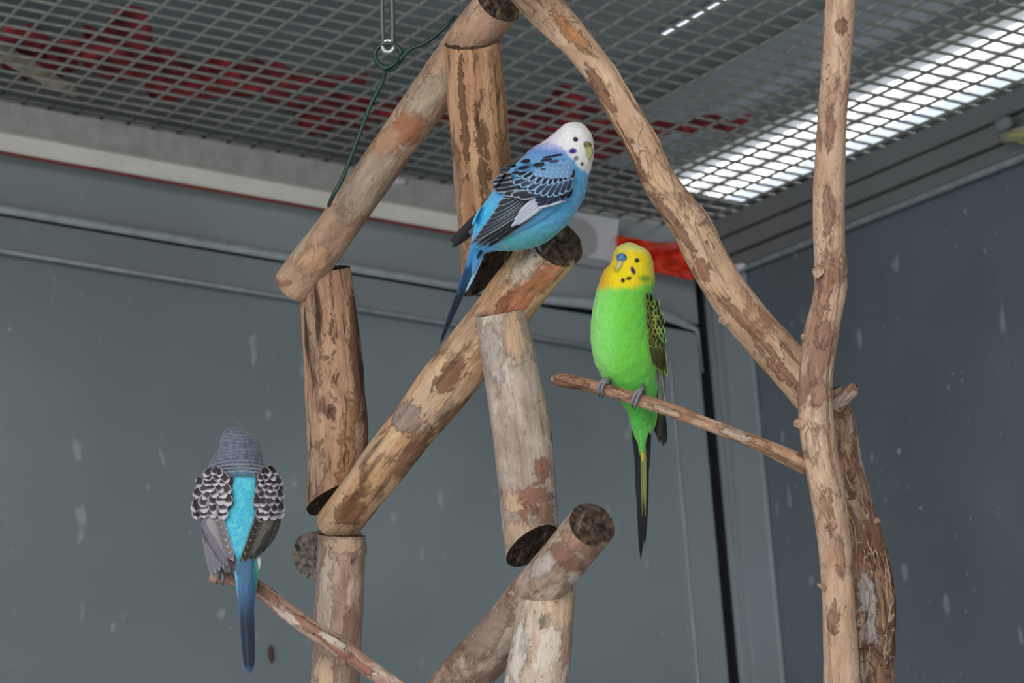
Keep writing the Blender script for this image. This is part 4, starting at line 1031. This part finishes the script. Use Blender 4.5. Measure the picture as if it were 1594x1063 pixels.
# rump and flank streaks
for k, (b0, t0, wd) in enumerate([((756, 322), (738, 366), 10), ((763, 324), (743, 372), 10), ((770, 318), (750, 360), 10), ((752, 322), (736, 350), 7)]):
    B.feather('rump_feather', b0, t0, wd, 1 + k * 0.4, C_(66, 186, 234), C_(110, 208, 244), ef=0.3, parent=None, point=1.2, mat=FEA)
tailB = B.body([(757, 366, 14, 6, 8), (747, 384, 11, 8, 6), (739, 402, 8, 10, 4), (733, 418, 4, 12, 2)], 22, 18, flatc(C_(60, 140, 200)), name='tail', surf=False)
for k, (b0, t0, wd, cc, tc_, ly, w0, w1) in enumerate([
        ((748, 372), (682, 541), 12, C_(48, 104, 148), C_(18, 24, 34), 0, 8, 22), ((752, 378), (687, 528), 10, C_(40, 96, 142), C_(20, 28, 40), 1, 8, 22),
        ((745, 374), (712, 460), 11, C_(56, 130, 180), C_(24, 60, 96), 2, 6, 14), ((754, 384), (724, 456), 9, C_(120, 180, 214), C_(150, 190, 214), 0, 9, 15),
        ((742, 368), (727, 418), 10, C_(78, 172, 224), C_(60, 130, 190), 3, 4, 9), ((750, 376), (735, 428), 9, C_(92, 150, 206), C_(80, 140, 200), 3, 5, 10), ((755, 374), (742, 404), 7, C_(30, 40, 60), C_(22, 28, 40), 4, 3, 7)]):
    B.feather('tail_feather', b0, t0, wd, ly, cc, cc * 0.8, ef=0.15, point=1.25, parent=tailB, drape=False, w0=w0, w1=w1, tipc=tc_)
foot(B, (804, 365, 28), [[(820, 375, 28), (828, 377, 18), (837, 383, 14), (842, 391, 16)], [(820, 375, 28), (824, 381, 16), (830, 390, 12), (833, 397, 14)], [(818, 375, 30), (808, 377, 26), (800, 383, 28)], [(818, 375, 32), (810, 375, 42), (802, 379, 48)]], 2.6)
foot(B, (832, 355, 56), [[(840, 363, 58), (850, 365, 54), (858, 371, 50)], [(840, 363, 58), (850, 363, 62), (860, 369, 62)], [(838, 364, 58), (830, 367, 56), (822, 373, 54)], [(838, 364, 60), (830, 365, 68), (822, 370, 70)]], 2.6)

# ------------------------------------------------------------------ turquoise-backed bird, seen from behind
D = Bird('budgerigar', Frame(372, 790, 1.462), (366, 893, 14), 'turquoise-rumped budgerigar with a grey barred head, seen from behind on the lower left twig')
rowsD = []
for (v, l, r, w, b) in [(667, 369, 381, 4, 5), (670, 356, 391, 3, 18), (676, 347, 397, 2, 26), (685, 342, 401, 1, 31), (698, 340, 405.5, 0, 35), (711, 335, 409, 0, 38), (724, 326, 413, 0, 41), (738, 316, 425, 0, 45), (754, 309, 434, 1, 49), (772, 307, 436, 2, 51), (792, 309, 435, 3, 51), (812, 315, 431, 3, 48), (832, 323, 423, 2, 42), (850, 333, 414, 0, 34), (866, 345, 405, -3, 25), (880, 354, 400, -6, 17), (895, 362, 397, -8, 11), (910, 369, 395, -9, 6), (920, 376, 390, -9, 3)]:
    rowsD.append(((l + r) / 2, v, (r - l) / 2, w, b))
def colD(V):
    u, v, w = V[:, 0], V[:, 1], V[:, 2]; N = len(V); T = lambda *c: np.tile(C_(*c), (N, 1))
    nz = vnoise(V, 0.14, 5.0); nz2 = vnoise(V, 0.4, 2.0)
    head = lerp(T(116, 124, 140), T(96, 104, 122), smooth(-0.2, 0.4, nz))
    arc = v + 0.006 * (u - 376) ** 2 * np.where(v < 700, 0.7, -0.55)
    bar = smooth(0.1, 0.75, np.sin(arc * 1.12 + nz * 1.6)) * smooth(0.35, -0.1, nz2) 
    head = lerp(head, T(44, 48, 60), bar * (0.45 + 0.45 * smooth(708, 728, v) + 0.25 * smooth(690, 678, v) * smooth(360, 380, u)))
    head = lerp(head, T(214, 216, 226), smooth(0.5, 0.95, np.sin(arc * 1.12 + nz * 1.6 + 2.6)) * smooth(712, 732, v) * 0.45)
    nape = lerp(head, T(88, 150, 184), smooth(728, 744, v + nz * 5) * smooth(26, 10, np.abs(u - 378)))
    cyan = lerp(T(92, 206, 232), T(66, 184, 220), smooth(-0.1, 0.45, nz2)); cyan = lerp(cyan, T(124, 218, 236), smooth(0.1, 0.5, nz) * 0.7)
    dark = lerp(T(84, 78, 84), T(58, 54, 60), smooth(-0.2, 0.3, nz))
    cl = np.interp(v, [740, 762, 784, 806, 838, 857, 870], [366, 361, 364, 347, 352, 364, 370]); cr = np.interp(v, [740, 762, 784, 806, 838, 857, 870], [397, 397, 394, 400, 393, 381, 374])
    m = smooth(-1.5, 2.0, u - cl + nz2 * 2) * smooth(-1.5, 2.0, cr - u + nz2 * 2)
    body = lerp(dark, cyan, m * smooth(740, 747, v + nz2 * 2))
    body = lerp(body, T(60, 150, 160), smooth(858, 872, v) * m)
    col = lerp(nape, body, smooth(734, 748, v + np.abs(u - 380) * 0.10 + nz * 4))
    belly = smooth(12, 24, w)
    col = lerp(col, T(96, 190, 226), belly * smooth(725, 745, v))
    col = lerp(col, T(228, 228, 234), belly * smooth(735, 715, v))
    return col
D.body(rowsD, 210, 150, colD, fluff=1.2)
D.blob('eye', 346, 690, 2.6, 3.2, 3.2, EYE, w=22); D.blob('eye', 399, 691, 2.6, 3.2, 3.2, EYE, w=22)
D.blob('cere', 374, 692, 7, 5, 5, HORN, w=34, col=C_(90, 110, 170))
beak(D, [(374, 696, 32), (374, 702, 38), (374, 709, 39), (374, 714, 35)], [6.5, 5.5, 3.6, 0.8], C_(176, 172, 110), C_(190, 186, 130))
wingL = D.body([(336, 726, 8, -6, 14), (328, 745, 19, -12, 24), (327, 770, 24, -14, 29), (332, 800, 24, -13, 29), (338, 830, 20, -13, 25), (346, 855, 14, -13, 18), (354, 876, 7, -13, 10), (360, 890, 3, -12, 5)], 50, 30, flatc(C_(110, 102, 112)), name='wing')
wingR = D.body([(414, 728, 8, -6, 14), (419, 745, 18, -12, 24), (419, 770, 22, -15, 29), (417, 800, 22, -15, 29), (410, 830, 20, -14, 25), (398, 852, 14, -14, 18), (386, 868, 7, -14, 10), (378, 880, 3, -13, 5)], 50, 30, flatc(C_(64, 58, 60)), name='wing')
WE = C_(214, 206, 216); BR = C_(54, 46, 52)
r_ = random.Random(11)
# lower feathers, left wing (paler) and right wing (darker)
for k in range(5):
    D.feather('flight_feather', (316 + k * 2.5, 800 + k * 4), (331 + k * 6, 896 - k * 4), 12, 0 + k * 0.5, C_(128, 124, 136), C_(186, 186, 198), ef=0.2, parent=wingL, point=1.1, side=-1)
for k in range(7):
    t = k / 6
    D.feather('secondary_feather', (322 + 10 * t, 800 - 6 * t), (364 - 22 * t, 872 - 62 * t), 18, 3 + k * 0.9, C_(126, 118, 124), C_(200, 194, 200), ef=0.14, nw=13, parent=wingL, bend=-2)
for k in range(7):
    t = k / 6
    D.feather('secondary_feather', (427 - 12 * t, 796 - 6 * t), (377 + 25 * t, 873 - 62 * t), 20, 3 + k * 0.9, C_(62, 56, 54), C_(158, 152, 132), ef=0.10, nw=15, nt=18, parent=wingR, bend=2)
for k in range(3):
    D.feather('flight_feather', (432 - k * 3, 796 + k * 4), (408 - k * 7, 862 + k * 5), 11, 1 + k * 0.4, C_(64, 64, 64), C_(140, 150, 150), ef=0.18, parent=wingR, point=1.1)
# upper coverts, scalloped rows
def scallops(side, wing):
    for ri, vv in enumerate([800, 790, 780, 770, 760, 751, 743, 736]):
        wl_ = np.interp(vv, [736, 751, 770, 800], [34, 46, 52, 52])
        nn = max(2, int(round(wl_ / 12.5)))
        for k in range(nn):
            f = (k + 0.5 + (0.25 if ri % 2 else -0.25)) / nn
            if side < 0:
                inner = np.interp(vv, [736, 762, 784, 806], [352, 357, 360, 345]); uu = inner - f * wl_; du = 3.2 - 6.5 * f
            else:
                inner = np.interp(vv, [736, 762, 784, 806], [402, 401, 398, 404]); uu = inner + f * wl_ * 0.72; du = -3.2 + 6.5 * f
            big = 1.0 - 0.045 * ri
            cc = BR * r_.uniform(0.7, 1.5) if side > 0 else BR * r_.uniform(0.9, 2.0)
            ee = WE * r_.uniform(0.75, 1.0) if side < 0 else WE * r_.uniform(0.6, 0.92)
            uu += r_.uniform(-1.8, 1.8); vj = vv + r_.uniform(-2.2, 2.2); du += r_.uniform(-3.5, 3.5); ww = (16.5 if side < 0 else 14) * big * r_.uniform(0.85, 1.25)
            D.feather('covert_feather', (uu - du * 1.4, vj - 11 * big), (uu + du, vj + 8.5 * big), ww, 14 + ri * 1.4, cc, ee, ef=r_.uniform(0.08, 0.26), shaft=cc * 0.6, point=r_.uniform(0.8, 1.35), parent=wing, nt=12, nw=9, lift=2.0, et=r_.uniform(0.18, 0.36))
scallops(-1, wingL); scallops(1, wingR)
# tail
tailD = D.body([(378, 862, 16, -18, 8), (380, 882, 14, -20, 5), (383, 905, 9, -22, 3), (385, 925, 4, -23, 2)], 24, 20, flatc(C_(78, 116, 150)), name='tail', surf=False)
for k, (b0, t0, wd, cc, tc_, ly, w0, w1) in enumerate([
        ((377, 866), (388, 1045), 19, C_(76, 122, 166), C_(34, 40, 56), 4, -19, -36), ((384, 866), (392, 1044), 18, C_(60, 94, 138), C_(30, 34, 48), 3, -19, -36),
        ((369, 868), (380, 962), 12, C_(120, 186, 216), C_(90, 150, 196), 2, -17, -26), ((391, 868), (394, 948), 13, C_(40, 120, 130), C_(30, 90, 100), 2, -17, -26),
        ((397, 868), (397, 922), 10, C_(60, 150, 130), C_(40, 130, 100), 1, -16, -22), ((401, 862), (402, 888), 10, C_(206, 210, 214), C_(190, 200, 200), 0, -14, -16)]):
    D.feather('tail_feather', b0, t0, wd, ly, cc, cc * 0.75, ef=0.14, point=0.5 if k < 2 else 1.2, parent=tailD, drape=False, w0=w0, w1=w1, tipc=tc_, shaft=cc * 0.5 if k < 2 else None)
foot(D, (344, 876, 6), [[(344, 888, 6), (342, 893, 0), (340, 899, 0), (339, 905, 6)], [(345, 888, 6), (347, 893, 0), (348, 900, 0), (348, 907, 6)], [(344, 888, 10), (342, 890, 22), (342, 898, 28)], [(345, 888, 10), (347, 890, 22), (347, 899, 28)]], 2.6)
foot(D, (392, 878, 6), [[(393, 898, 8), (391, 904, 2), (390, 912, 2), (390, 920, 8)], [(394, 898, 8), (397, 905, 2), (398, 914, 2), (398, 922, 8)], [(393, 898, 12), (391, 902, 24), (391, 910, 30)], [(394, 898, 12), (397, 903, 24), (398, 912, 30)]], 2.6)
